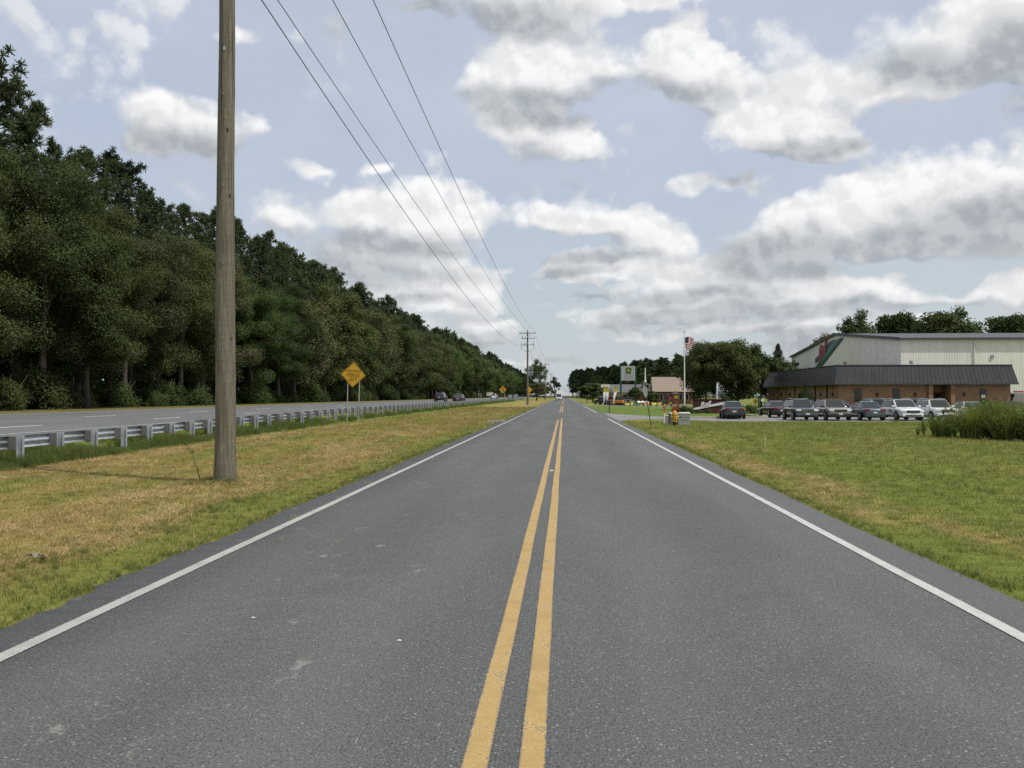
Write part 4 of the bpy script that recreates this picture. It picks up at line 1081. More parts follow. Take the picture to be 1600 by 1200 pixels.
def diamond_sign(loc, half, zc, tilt, rz, label, posts, lines=(), symbol=False, plaque=False):
    t = empty('warning_sign', loc, rz, label, 'road sign')
    ct, st = math.cos(tilt), math.sin(tilt)
    def rot(p): return (p[0] * ct + p[1] * st, zc - p[0] * st + p[1] * ct)
    MB().prism([rot(p) for p in rounded_diamond(half, 0.07)], 0.0, 0.006).build('panel', M_SIGNY, t)
    out, inn = [rot(p) for p in rounded_diamond(half * 0.955, 0.065)], [rot(p) for p in rounded_diamond(half * 0.92, 0.055)]
    mb = MB(); n = len(out); mb.add([(a, -0.002, b_) for a, b_ in out] + [(a, -0.002, b_) for a, b_ in inn], [(i, (i + 1) % n, n + (i + 1) % n, n + i) for i in range(n)]); mb.build('border', M_BLACK, t)
    for txt, dz, size in lines:
        p = rot((0, dz)); text_mesh(txt, size, 0.0, M_BLACK, 'lettering', t, text_M(p[0], -0.006, p[1], tilt) @ Matrix.Diagonal((0.80, 1, 1, 1)), spacing=1.12, bold=0.0)
    if symbol:
        for (x0, x1, kind) in ((-0.22, -0.08, 0), (0.08, 0.24, 1)):
            if kind == 0: poly = [(x0, -0.42), (x1, -0.42), (x1, 0.42), (x0, 0.42)]
            else: poly = [(0.12, -0.42), (0.26, -0.42), (0.26, 0.0), (0.14, 0.42), (0.03, 0.42), (0.12, 0.0)]
            mb = MB(); mb.add([(a * half / 0.8, -0.003, zc + b_ * half / 0.8) for a, b_ in poly], [tuple(range(len(poly)))]); mb.build('symbol', M_BLACK, t)
    if plaque: MB().box((0.1, 0.0, zc - half - 0.25), (0.6, 0.006, 0.45)).build('plaque', M_SIGNY, t)
    for (x0, x1) in posts:
        ztop = zc - 0.15 * half if abs(x1) > 0.1 else zc
        MB().tube([(x0, 0.04, -0.3), (x1, 0.04, ztop)], 0.034, 8).build('post', M_SPOST, t, smooth=True)
        for dz in (0.0, -0.3): MB().lathe([(0, 0), (0.018, 0), (0.018, 0.012), (0, 0.012)], 6, (x1, -0.012, ztop - 0.1 + dz), 'Y').build('bolt', M_GALV, t)
    return t
diamond_sign((-13.35, 55.5, 0.10), 0.82, 3.02 - 0.10, R(4), R(-3), 'yellow diamond sign reading LANE ENDS MERGE LEFT on two posts', ((-0.42, -0.36), (0.33, 0.40)),
             (('LANE ENDS', 0.235, 0.215), ('MERGE', -0.03, 0.31), ('LEFT', -0.315, 0.30)))
diamond_sign((-13.1, 190, 0.05), 0.84, 2.9, 0, 0, 'small yellow diamond sign with dark merging lane symbol, far along the guardrail', ((-0.42, -0.40), (0.42, 0.40)), symbol=True)
diamond_sign((-9.7, 248, 0.0), 0.92, 3.3, 0, 0, 'yellow diamond sign with a plaque half hidden by the second utility pole', ((0.1, 0.1),), plaque=True)
t = empty('roadside_board', (-31.2, 372, 0.6), 0, 'white rectangular board with yellow top edge beyond the highway', 'sign')
MB().box((0, 0, 1.75), (2.9, 0.06, 1.5)).build('panel', M_WHITE, t); MB().box((0, -0.035, 2.55), (2.9, 0.05, 0.22)).build('top_band', M_SIGNY, t)
for s in (-1, 1): MB().box((s * 1.1, 0.08, 0.7), (0.1, 0.1, 3.2)).build('post', M_BLOCK, t)
# plank-thin leaning sign seen from the side
M_DARKPOST = simple('dark_sign_post', (0.06, 0.062, 0.06), 0.7, 0.2)
t = empty('leaning_sign', (4.68, 47.3, 0), 0, 'leaning road sign seen nearly edge on, dark post with grey plate', 'road sign')
MB().tube([(0, 0, -0.3), (-0.28, 0, 1.45), (-0.41, 0, 2.2)], 0.028, 6).build('post', M_DARKPOST, t, smooth=True)
oc = [(0.34 * math.cos(PI / 8 + k * PI / 4), 0.34 * math.sin(PI / 8 + k * PI / 4)) for k in range(8)]
o = MB().prism(oc, -0.004, 0.004).build('plate', M_BACK, t); o.matrix_local = Matrix.Translation((-0.375, -0.03, 1.92)) @ Matrix.Rotation(R(-9.5), 4, 'Y') @ Matrix.Rotation(R(66), 4, 'Z')
# small far signs and boxes right of the road
for k, (x, yy, zc, w, lab) in enumerate(((5.9, 345, 2.9, 1.0, 'left of two small pale far signs right of the road'), (7.5, 340, 3.1, 1.05, 'right of two small pale far signs right of the road'))):
    t = empty('far_sign', (x, yy, 0), 0, lab, 'road sign'); MB().tube([(0, 0.05, -0.2), (0, 0.05, zc)], 0.05, 6).build('post', M_SPOST, t); MB().box((0, 0, zc), (w, 0.03, w)).build('plate', M_BACK, t)
t = empty('far_sign', (-6.0, 430, 0), 0, 'pale square far sign beside the fourth utility pole', 'road sign'); MB().tube([(0, 0.05, -0.2), (0, 0.05, 2.6)], 0.05, 6).build('post', M_SPOST, t); MB().box((0, 0, 2.4), (1.1, 0.03, 1.1)).build('plate', M_BACK, t)

# ------------------------------------------------------------------ hydrant, marker, boxes, mailbox, stake
M_HYD = simple('hydrant_yellow', (0.56, 0.30, 0.03), 0.45, var=0.15, scale=8, bump=0.1)
M_HDARK = simple('hydrant_stem', (0.05, 0.035, 0.03), 0.8)
t = empty('fire_hydrant', (6.11, 49.4, 0.0), 0.3, 'yellow fire hydrant with dark stem in front of the grey utility boxes', 'fire hydrant')
MB().lathe([(0.09, -0.1), (0.09, 0.20), (0.15, 0.20), (0.15, 0.24)], 14).build('stem', M_HDARK, t, smooth=True)
MB().lathe([(0.15, 0.24), (0.16, 0.26), (0.125, 0.28), (0.12, 0.62), (0.165, 0.63), (0.165, 0.67), (0.13, 0.68)], 18).build('barrel', M_HYD, t, smooth=True)
bo = MB().lathe([(0.13, 0.68), (0.135, 0.74), (0.11, 0.80), (0.06, 0.84), (0.03, 0.85), (0.03, 0.91), (0.02, 0.92)], 18).build('bonnet', M_HYD, t, smooth=True)
for a in (0, PI): MB().lathe([(0.065, 0.10), (0.065, 0.16), (0.075, 0.16), (0.075, 0.20), (0.03, 0.20), (0.03, 0.23)], 10, (0, 0, 0.52), 'X').build('hose_nozzle', M_HYD, t, smooth=True).rotation_euler = (0, 0, a)
MB().lathe([(0.085, -0.10), (0.085, -0.17), (0.095, -0.17), (0.095, -0.22), (0.03, -0.22), (0.03, -0.25)][::-1], 12, (0, 0, 0.47), 'Y').build('steamer_nozzle', M_HYD, t, smooth=True)
M_MARKO = simple('marker_orange', (0.52, 0.13, 0.015), 0.5, var=0.1)
t = empty('marker_post', (5.80, 51.6, 0), 0, 'slim white utility marker post with orange top', 'marker post')
MB().lathe([(0.042, -0.2), (0.042, 0.74), (0.03, 0.75)], 10).build('shaft', M_WHITE, t, smooth=True)
MB().lathe([(0.05, 0.70), (0.05, 0.98), (0.062, 1.0), (0.062, 1.10), (0.04, 1.16), (0.01, 1.18)], 10).build('cap', M_MARKO, t, smooth=True)
MB().box((-0.06, -0.02, 0.86), (0.06, 0.04, 0.10)).build('bracket', M_MARKO, t)
M_BOXG = simple('utility_box_grey', (0.30, 0.31, 0.30), 0.6, var=0.08, scale=3); M_BOXW = simple('utility_box_lid', (0.52, 0.52, 0.48), 0.6, var=0.08); M_BOXD = simple('utility_box_green', (0.10, 0.12, 0.10), 0.6)
t = empty('cable_pedestal', (6.02, 52.2, 0), 0.1, 'narrow grey cable pedestal between marker post and hydrant', 'utility box')
MB().box((0, 0, 0.24), (0.19, 0.16, 0.56)).build('housing', M_BOXG, t, bevel=0.01); MB().box((0, 0, 0.545), (0.21, 0.18, 0.05), taper=0.8).build('lid', M_BOXW, t)
t = empty('utility_box', (6.30, 51.6, 0), 0.15, 'dark green utility box with pale lid right behind the hydrant', 'utility box')
MB().box((0, 0, 0.30), (0.46, 0.45, 0.70)).build('housing', M_BOXD, t, bevel=0.015); MB().box((0, 0, 0.685), (0.50, 0.48, 0.07), taper=0.85).build('lid', M_BOXW, t, bevel=0.015)
t = empty('utility_box', (6.92, 51.4, 0), -0.12, 'larger light grey utility box right of the hydrant', 'utility box')
MB().box((0, 0, 0.30), (0.66, 0.55, 0.74)).build('housing', M_BOXG, t, bevel=0.02); MB().box((0, 0, 0.70), (0.71, 0.60, 0.08), taper=0.85).build('lid', M_BOXW, t, bevel=0.02)
for zz in (0.46, 0.30): MB().box((0.02, -0.279, zz), (0.5, 0.006, 0.012)).build('seam', M_BOXD, t)
MB().box((-0.22, -0.281, 0.5), (0.03, 0.02, 0.08)).build('latch', M_BLACK, t)
def mailbox(loc, label, s=1.0):
    t = empty('mailbox', loc, 0, label, 'mailbox', None); t.scale = (s, s, s)
    MB().box((0, 0, 0.45), (0.10, 0.10, 1.1)).build('post', M_DARKPOST, t)
    pr = [(-0.11, 1.0), (0.11, 1.0), (0.11, 1.14)] + [(0.11 * math.cos(a), 1.14 + 0.11 * math.sin(a)) for a in np.linspace(0.3, PI - 0.3, 6)] + [(-0.11, 1.14)]
    o = MB().prism([(a, b_) for a, b_ in pr], -0.26, 0.26, 'YZ').build('box', M_BLACK, t)
    MB().box((0.1, -0.12, 1.2), (0.02, 0.02, 0.16)).build('flag', simple('flag_red', (0.4, 0.03, 0.02), 0.5), t)
mailbox((4.45, 87.3, 0.0), 'black mailbox on a dark post at the far corner of the driveway')
mailbox((5.3, 205, 0.0), 'far mailbox on its post, left of the bushy tree beside the road', 1.3)
M_STAKE = simple('pale_stake', (0.52, 0.46, 0.34), 0.8)
t = tag(MB().box((0, 0, 0.2), (0.022, 0.022, 0.55), (0.02, -0.06, 0)).build('wooden_stake', M_STAKE, None, loc=(6.44, 28.8, ground_z(6.44, 28.8))), 'thin pale stake stuck in the right lawn', 'stake')
# rubbish by the verge
M_RUB = simple('crumpled_paper', (0.22, 0.19, 0.15), 0.8, var=0.3, scale=20); M_CONE = simple('pine_cone', (0.07, 0.045, 0.03), 0.9)
g = random.Random(4); mb = MB(); rows = []
for i in range(5): rows.append([(0.03 * i - 0.06 + g.uniform(-0.015, 0.015), 0.025 * j - 0.05 + g.uniform(-0.01, 0.01), 0.015 + g.uniform(0, 0.05)) for j in range(5)])
t = tag(mb.grid(rows).build('litter', M_RUB, None, loc=(-5.45, 8.85, 0.02)), 'crumpled pale scrap of litter in the left grass by the road', 'litter')
t = tag(MB().lathe([(0.008, 0), (0.018, 0.006), (0.025, 0.02), (0.02, 0.035), (0.006, 0.055)], 10).build('pine_cone', M_CONE, None, loc=(-5.32, 8.78, 0.02)), 'dark pine cone lying beside the litter scrap', 'pine cone')
for k, (x, yy) in enumerate(((-1.13, 6.05), (-2.35, 6.6))):
    tag(MB().add([(0.018 * math.cos(a) * (1 + 0.4 * math.sin(3 * a)), 0.013 * math.sin(a), 0.0) for a in np.linspace(0, 6.0, 9)], [tuple(range(9))]).add([(0.012 * math.cos(a), 0.008 * math.sin(a), 0.006) for a in np.linspace(0, 6.0, 9)], [tuple(range(9))]).build('pebble', M_WHITE, None, loc=(x, yy, 0.0165), fix=False), ('right', 'left')[k] + ' one of two pale chips lying on the left lane', 'pebble', 'pale chips on the left lane')

# ------------------------------------------------------------------ buildings
def brick_mat(name, c1, c2, mortar, scale=1.0):
    m, N, b, out = base_mat(name)
    tc = N.new('ShaderNodeTexCoord'); x, y, z = N.xyz(tc.outputs['Object'])
    uv = N.comb(N.m('ADD', x, y), z, 0.0)
    br = N.new('ShaderNodeTexBrick'); N.put(br.inputs['Vector'], uv)
    N.put(br.inputs['Color1'], c1); N.put(br.inputs['Color2'], c2); N.put(br.inputs['Mortar'], mortar)
    br.inputs['Scale'].default_value = 1.0 / scale; br.inputs['Brick Width'].default_value = 0.21; br.inputs['Row Height'].default_value = 0.076; br.inputs['Mortar Size'].default_value = 0.006
    n = N.noise(tc.outputs['Object'], 1.3, 5, 0.6)
    c = N.mix(1.0, br.outputs[0], N.mix(N.ss(n, 0.3, 0.7), (0.82, 0.82, 0.84), (1.14, 1.12, 1.08)), 'MULTIPLY')
    N.put(b.inputs['Base Color'], c); b.inputs['Roughness'].default_value = 0.9; b.inputs['Specular IOR Level'].default_value = 0.2
    return m
M_BRICK = brick_mat('tan_brick', (0.315, 0.175, 0.105), (0.255, 0.138, 0.082), (0.30, 0.24, 0.18))
M_BRICK2 = brick_mat('dark_red_brick', (0.075, 0.030, 0.024), (0.055, 0.024, 0.020), (0.07, 0.05, 0.045))
M_BRICK3 = brick_mat('red_brick', (0.20, 0.085, 0.055), (0.16, 0.07, 0.05), (0.2, 0.15, 0.12))
def metal_wall_mat(name, col, pitch, grime):
    m, N, b, out = base_mat(name)
    tc = N.new('ShaderNodeTexCoord'); P = tc.outputs['Object']; x, y, z = N.xyz(P)
    s = N.m('ADD', x, y)
    rib = N.ss(N.m('ABSOLUTE', N.m('SUBTRACT', N.m('FRACT', N.m('DIVIDE', s, pitch)), 0.5)), 0.30, 0.44)
    streak = N.noise(N.comb(N.m('MULTIPLY', s, 1.0), N.m('MULTIPLY', z, 0.12), 0.0), 1.6, 6, 0.65)
    big = N.noise(P, 0.10, 3, 0.5)
    c = N.mix(N.ss(streak, 0.35, 0.75), col, tuple(k * 0.84 for k in col))
    c = N.mix(N.ss(big, 0.35, 0.7, 0.0, grime), c, tuple(k * 0.72 for k in col))
    c = N.mix(N.m('MULTIPLY', rib, 0.10), c, tuple(k * 0.7 for k in col))
    N.put(b.inputs['Base Color'], c); b.inputs['Roughness'].default_value = 0.5; b.inputs['Specular IOR Level'].default_value = 0.3
    bp = N.new('ShaderNodeBump'); bp.inputs['Strength'].default_value = 0.5; bp.inputs['Distance'].default_value = 0.03
    N.put(bp.inputs['Height'], rib); N.l.new(bp.outputs[0], b.inputs['Normal'])
    return m
M_METAL = metal_wall_mat('cream_metal_siding', (0.84, 0.815, 0.72), 0.30, 0.22)
M_ROOFM = metal_wall_mat('grey_metal_roof', (0.075, 0.078, 0.082), 0.6, 0.3)
M_TRIM = simple('dark_trim', (0.055, 0.055, 0.06), 0.6)
M_MANS = simple('mansard_metal', (0.042, 0.040, 0.042), 0.5, 0.0, var=0.18, scale=0.8, stretch=(2, 2, 0.4))
M_GLASS = simple('dark_glass', (0.012, 0.014, 0.016), 0.06, var=0.05, spec=0.8)
M_FRAME = simple('bronze_frame', (0.035, 0.026, 0.022), 0.5)
M_LAMPD = simple('bronze_lamp', (0.045, 0.03, 0.022), 0.5)
M_FLAT = simple('flat_roof_gravel', (0.16, 0.155, 0.15), 0.95, var=0.2, scale=2)

GZ = -0.24
hall = empty('metal_building', (40.4, 108.7, GZ), 0, 'large cream metal-sided hall with grey roof behind the brick office', 'building')
EZ, RZ, YN, YF, XE = 8.53 - GZ, 10.86 - GZ, 0.0, 51.1, 62.0
MB().quad((0, 0, -0.2), (XE, 0, -0.2), (XE, 0, EZ), (0, 0, EZ)).build('wall', M_METAL, hall)
MB().add([(0, YF, -0.2), (0, YN, -0.2), (0, YN, EZ), (0, YF / 2, RZ), (0, YF, EZ)], [(0, 1, 2, 3, 4)]).build('wall', M_METAL, hall)
MB().quad((0, YF, -0.2), (XE, YF, -0.2), (XE, YF, EZ), (0, YF, EZ)).build('wall', M_METAL, hall)
MB().add([(XE, YF, -0.2), (XE, YN, -0.2), (XE, YN, EZ), (XE, YF / 2, RZ), (XE, YF, EZ)], [(0, 1, 2, 3, 4)]).build('wall', M_METAL, hall)
for s in (0, 1):
    y0 = -0.25 if s == 0 else YF + 0.25
    mb = MB(); mb.grid([[(-0.25, y0, EZ + 0.02), (-0.25, YF / 2, RZ + 0.05)], [(XE + 0.2, y0, EZ + 0.02), (XE + 0.2, YF / 2, RZ + 0.05)]])
    o = mb.build('roof', M_ROOFM, hall); sm = o.modifiers.new('thickness', 'SOLIDIFY'); sm.thickness = 0.12; sm.offset = 1
MB().box((XE / 2, -0.33, EZ - 0.03), (XE + 0.5, 0.16, 0.2)).build('gutter', M_TRIM, hall)
for y0, y1, z0, z1 in ((-0.25, YF / 2, EZ, RZ), (YF / 2, YF + 0.25, RZ, EZ)):
    mb = MB(); mb.prism([(y0, z0 - 0.16), (y1, z1 - 0.16), (y1, z1 + 0.16), (y0, z0 + 0.16)], -0.34, -0.27, 'YZ'); mb.build('gable_trim', M_TRIM, hall)
MB().box((8.5, -0.08, 4.2), (0.12, 0.12, 8.2)).build('downpipe', M_METAL, hall); MB().box((31, -0.08, 4.2), (0.12, 0.12, 8.2)).build('downpipe', M_METAL, hall)
MB().lathe([(0.0, -0.12), (0.22, -0.12), (0.22, -0.02), (0.0, -0.02)], 12, (10.6, 0, 6.6), 'Y').build('wall_vent', M_BOXG, hall)
MB().box((11.2, -0.03, 1.0), (1.1, 0.06, 2.2)).build('door', M_BOXG, hall)
MB().box((-0.12, 17.6, 5.2), (0.2, 0.5, 0.35), (0, 0.5, 0)).build('floodlight', M_BLACK, hall)

# slanted painted sign on the gable
board = empty('gable_sign', (40.4 - 0.05, 133.0, GZ), 0, 'slanted green and red company sign on the metal building gable', 'sign')
M_SGREEN = simple('sign_green', (0.010, 0.105, 0.070), 0.45); M_SNAVY = simple('sign_navy', (0.012, 0.030, 0.042), 0.45); M_SRED = simple('sign_red', (0.28, 0.022, 0.028), 0.45); M_SEDGE = simple('sign_edge_green', (0.006, 0.045, 0.035), 0.5); M_SMINT = simple('sign_mint', (0.10, 0.36, 0.27), 0.5)
XG = 40.35
def on_gable(px, py):
    x, y, z = (px - 800) / FOC, 1.0, (600 - py) / FOC
    y, z = y * math.cos(PITCH) - z * math.sin(PITCH), y * math.sin(PITCH) + z * math.cos(PITCH)
    x, y = x * math.cos(YAW) - y * math.sin(YAW), x * math.sin(YAW) + y * math.cos(YAW)
    return XG * y / x - 133.0, EYE + XG * z / x - GZ
def slab(name, pts, d, mat): return MB().prism([on_gable(*p) for p in pts], -d, -d + 0.03, 'YZ').build(name, mat, board)
slab('edge_panel', [(1274, 574.5), (1283, 574), (1318.5, 528), (1310, 529)], 0.04, M_SEDGE)
slab('green_panel', [(1274, 574), (1280.5, 574), (1315, 529.5), (1304.5, 531)], 0.08, M_SGREEN)
slab('navy_panel', [(1274, 568), (1274, 561), (1289, 543), (1296, 534), (1304, 531)], 0.06, M_SNAVY)
slab('mint_stripe', [(1280, 567.5), (1281, 567.5), (1306, 534.5), (1304.8, 534.5)], 0.10, M_SMINT)
slab('mint_stripe', [(1283, 566), (1283.7, 566), (1303, 540.5), (1302.2, 540.5)], 0.10, M_SMINT)
(ya, za), (yb, zb) = on_gable(1277, 563), on_gable(1291, 541)
ang = math.atan2(zb - za, -(yb - ya))
Mx = Matrix.Translation((-0.14, (ya + yb) / 2, (za + zb) / 2)) @ Matrix(((0, 0, -1, 0), (-1, 0, 0, 0), (0, 1, 0, 0), (0, 0, 0, 1))) @ Matrix.Rotation(ang, 4, 'Z')
text_mesh('Roll', 3.1, 0.03, M_SRED, 'lettering', board, Mx, shear=0.9, spacing=0.9, bold=0.09)

off = empty('brick_office', (28.1, 92.55, GZ), 0, 'low tan brick office with dark ribbed mansard roof in front of the car park', 'building')
WH = 2.9 - GZ; W_, D1, D2, W2 = 17.1, 15.9, 31.5, 12.0      # front width, front depth, left depth, rear width
def wall(x0, y0, x1, y1, name='wall', mat=M_BRICK, z0=-0.2, z1=WH): return MB().quad((x0, y0, z0), (x1, y1, z0), (x1, y1, z1), (x0, y1 if False else y0, z1)).build(name, mat, off)
ENT0, ENT1 = 9.35, 11.1
wall(0, 0, ENT0, 0); wall(ENT1, 0, W_, 0); wall(0, D2, 0, 0); wall(W_, 0, W_, D1); wall(W2, D2, 0, D2)
wall(ENT0, 0.002, ENT0, 1.8); wall(ENT1, 1.8, ENT1, 0.002); wall(ENT0, 1.8, ENT1, 1.8)
for x in (ENT0 - 0.22, ENT1 + 0.22): MB().box((x, -0.16, WH / 2 - 0.1), (0.42, 0.30, WH)).build('pillar', M_BRICK, off)
MB().box(((ENT0 + ENT1) / 2, 1.74, 1.1), (1.5, 0.08, 2.3)).build('door', M_FRAME, off)
for s in (-1, 1): MB().box(((ENT0 + ENT1) / 2 + s * 0.37, 1.69, 1.15), (0.58, 0.02, 1.9)).build('door_pane', M_GLASS, off)
def window(x, y, w, z0, z1, axis):
    f = MB()
    if axis == 'X': f.box((x, y - 0.02, (z0 + z1) / 2), (w, 0.06, z1 - z0))
    else: f.box((x - 0.02, y, (z0 + z1) / 2), (0.06, w, z1 - z0))
    fo = f.build('window', M_FRAME, off)
    g_ = MB()
    if axis == 'X': g_.box((x, y - 0.052, (z0 + z1) / 2), (w - 0.12, 0.012, z1 - z0 - 0.12))
    else: g_.box((x - 0.052, y, (z0 + z1) / 2), (0.012, w - 0.12, z1 - z0 - 0.12))
    g_.build('pane', M_GLASS, fo)
for x in (1.95, 5.8): window(x, 0, 0.68, 0.15, 2.62, 'X')
window(14.4, 0, 0.62, 0.15, 2.62, 'X')
MB().box((14.4, -0.065, 1.85), (0.40, 0.01, 0.32)).build('window_notice', M_WHITE, off)
for k in range(7): window(0, 3.85 + 4.4 * k, 0.42, 0.1, WH - 0.02, 'Y')
def lamp(x, y, axis):
    c = (x, y - 0.11, 2.05) if axis == 'X' else (x - 0.11, y, 2.05)
    MB().lathe([(0.03, -0.22), (0.09, -0.14), (0.10, 0.06), (0.13, 0.08), (0.05, 0.2), (0.01, 0.22)], 8, c).build('wall_lamp', M_LAMPD, off)
for x in (3.85, 7.65, 12.5): lamp(x, 0, 'X')
for k in range(7): lamp(0, 1.65 + 4.4 * k, 'Y')
# mansard: slopes with standing seams
OV, IN, Z0, Z1 = 0.55, 0.10, 2.87 - GZ, 4.77 - GZ
def slope(p0, p1, q0, q1):
    MB().quad(p0, p1, q1, q0).build('mansard', M_MANS, off)
    a, b_, c, d = map(Vector, (p0, p1, q0, q1)); n = int((b_ - a).length / 0.40); mb = MB(); nrm = (b_ - a).cross(c - a).normalized()
    for k in range(n + 1):
        t = k / n; s0, s1 = a.lerp(b_, t), c.lerp(d, t); mb.tube([s0 + nrm * 0.0, s1 + nrm * 0.0], 0.022, 4)
    o = mb.build('standing_seams', M_MANS, off); o['kind'] = 'stuff'
slope((-OV, -OV, Z0), (W_ + OV, -OV, Z0), (-IN, -IN, Z1), (W_ + IN, -IN, Z1))
slope((-OV, D2 + OV, Z0), (-OV, -OV, Z0), (-IN, D2 + IN, Z1), (-IN, -IN, Z1))
slope((W_ + OV, -OV, Z0), (W_ + OV, D1 - 0.05, Z0), (W_ + IN, -IN, Z1), (W_ + IN, D1 - 0.05, Z1))
slope((W2, D2 + OV, Z0), (-OV, D2 + OV, Z0), (W2, D2 + IN, Z1), (-IN, D2 + IN, Z1))
MB().box((W_ / 2, D1 / 2 - 0.1, Z1 - 0.25), (W_ - 0.02, D1 - 0.4, 0.1)).build('flat_roof', M_FLAT, off)
MB().box((W2 / 2, (D1 + D2) / 2, Z1 - 0.26), (W2 - 0.02, D2 - D1, 0.1)).build('flat_roof', M_FLAT, off)
for x0, y0, x1, y1 in ((-OV, -OV, W_ + OV, 0), (-OV, 0.0, 0.0, D2 + OV), (W_, 0.0, W_ + OV, D1)):
    MB().quad((x0, y0, Z0 - 0.012), (x1, y0, Z0 - 0.012), (x1, y1, Z0 - 0.012), (x0, y1, Z0 - 0.012)).build('soffit', M_FRAME, off)
MB().box((W_ / 2, -OV, Z0 + 0.0), (W_ + 2 * OV + 0.05, 0.06, 0.11)).build('fascia', M_TRIM, off); MB().box((-OV, D2 / 2, Z0), (0.06, D2 + 2 * OV, 0.11)).build('fascia', M_TRIM, off)
MB().box((W_ / 2, -IN, Z1 + 0.04), (W_ + 0.3, 0.14, 0.08)).build('roof_cap', M_TRIM, off); MB().box((-IN, D2 / 2 + 0.1, Z1 + 0.04), (0.14, D2, 0.08)).build('roof_cap', M_TRIM, off)
for x in (0.7, 7.3):
    fl = MB().box((x, 0.0, Z1 + 0.34), (0.30, 0.18, 0.26), (-0.5, 0, 0)).tube([(x, 0.05, Z1), (x, 0.05, Z1 + 0.3)], 0.03, 6).build('floodlight', M_BLACK, off)

# ------------------------------------------------------------------ brick entrance sign, fountain, flag
es = empty('entrance_sign', (14.15, 98, GZ), 0, 'low dark brick wall sign with white slanted band and script lettering', 'sign')
MB().box((1.7, 0.2, 0.70), (3.4, 0.4, 1.6)).build('brick_wall', M_BRICK2, es)
MB().box((1.7, 0.2, 1.525), (3.5, 0.5, 0.05)).build('coping', M_BRICK2, es)
MB().prism([(0.02, 0.35), (3.38, 0.98), (3.38, 1.26), (0.02, 0.56)], -0.05, -0.01).build('white_band', M_WHITE, es)
text_mesh('Roll', 0.72, 0.012, M_WHITE, 'lettering', es, text_M(1.25, -0.07, 0.98, R(-8)), shear=0.45, spacing=0.95, bold=0.02)
M_WATER = simple('fountain_water', (0.72, 0.76, 0.78), 0.15, var=0.1, spec=0.6)
fo = empty('fountain', (17.75, 104, GZ), 0, 'white fountain jet throwing spray to the right beside the brick sign', 'fountain')
MB().lathe([(1.7, -0.1), (1.7, 0.28), (1.5, 0.28), (1.5, 0.1), (0.0, 0.1)], 24).build('basin', M_KERB, fo)
MB().lathe([(0.0, 0.0), (1.5, 0.0), (1.5, 0.22), (0.0, 0.22)], 24).build('pool_water', M_WATER, fo)
g = np.random.default_rng(77); n = 900
tt = g.random(n); vx = np.abs(g.normal(0.35, 0.45, n)); top_ = 3.35 * g.uniform(0.75, 1.03, n)
fall = g.random(n) < 0.62
zz = np.where(fall, top_ * (1 - tt ** 2), top_ * tt ** 0.8); xx = np.where(fall, vx * tt * 1.9, g.normal(0, 0.06, n)); yy = np.where(fall, g.normal(0, 0.35, n) * tt, g.normal(0, 0.06, n))
C = np.stack([xx, yy, zz + 0.1], 1); V, Q = cards(C, unit(g.normal(size=(n, 3))), 0.05 * g.uniform(0.5, 1.4, n), 0.02 * np.ones(n), g)
o = np_obj('spray', np_mesh('spray', V, Q, M_WATER), fo); o['kind'] = 'stuff'
MB().tube([(0, 0, 0.1), (0.0, 0, 1.6), (0.02, 0, 2.7), (0.06, 0, 3.3)], [0.07, 0.08, 0.09, 0.05], 8).build('jet', M_WATER, fo, smooth='all')

fp = empty('flagpole', (14.15, 105, GZ), 0, 'tall white flagpole flying a striped flag behind the shrubs', 'flagpole')
MB().tube([(0, 0, -0.2), (0, 0, 5), (0, 0, 9.35)], [0.085, 0.07, 0.045], 10).build('pole', M_WHITE, fp, smooth=True)
MB().lathe([(0.0, 9.35), (0.07, 9.40), (0.09, 9.46), (0.07, 9.53), (0.0, 9.58)], 10).build('finial', simple('brass', (0.35, 0.26, 0.1), 0.35, 0.9), fp, smooth=True)
M_FRED = simple('flag_stripe_red', (0.42, 0.022, 0.035), 0.8); M_FBLUE = simple('flag_canton_blue', (0.018, 0.026, 0.085), 0.8); M_FWHT = simple('flag_stripe_white', (0.72, 0.71, 0.70), 0.8)
fl = empty('flag', (14.2, 105, GZ + 7.55), 0, 'red and white striped flag with blue canton flying from the white pole', 'flag')
def flag_pt(s, t):      # s along the fly 0..1, t down the hoist 0..1
    hgt = 1.22; sag = 0.10 * s + 0.36 * s * t; x = 1.12 * s * (1 - 0.42 * t * t)
    return Vector((x, 0.13 * math.sin(s * 7 + t * 2.2) * s + 0.05 * math.sin(s * 13), hgt * (1 - t) + 0.12 * math.sin(s * 4.5) * (1 - t) - sag * 0.35 - 0.03))
for k in range(13):
    s0 = 0.40 if k < 7 else 0.0; mb = MB(); mb.grid([[flag_pt(s0 + (1 - s0) * i / 12, (k + j) / 13) for i in range(13)] for j in range(2)]); mb.build('stripe', M_FRED if k % 2 == 0 else M_FWHT, fl, smooth='all')
mb = MB(); mb.grid([[flag_pt(0.40 * i / 6, 7 / 13 * j / 5) for i in range(7)] for j in range(6)]); mb.build('canton', M_FBLUE, fl, smooth='all')
mb = MB()
for r_ in range(5):
    for c_ in range(6):
        p = flag_pt(0.40 * (c_ + 0.5) / 6, 7 / 13 * (r_ + 0.5) / 5) + Vector((0, -0.006, 0)); mb.add([p + Vector((0.022 * math.cos(a) * (1 if i % 2 == 0 else 0.45), 0, 0.022 * math.sin(a) * (1 if i % 2 == 0 else 0.45))) for i, a in enumerate(np.linspace(PI / 2, PI / 2 + 2 * PI, 11)[:-1])], [tuple(range(10))])
o = mb.build('stars', M_FWHT, fl); o['kind'] = 'stuff'

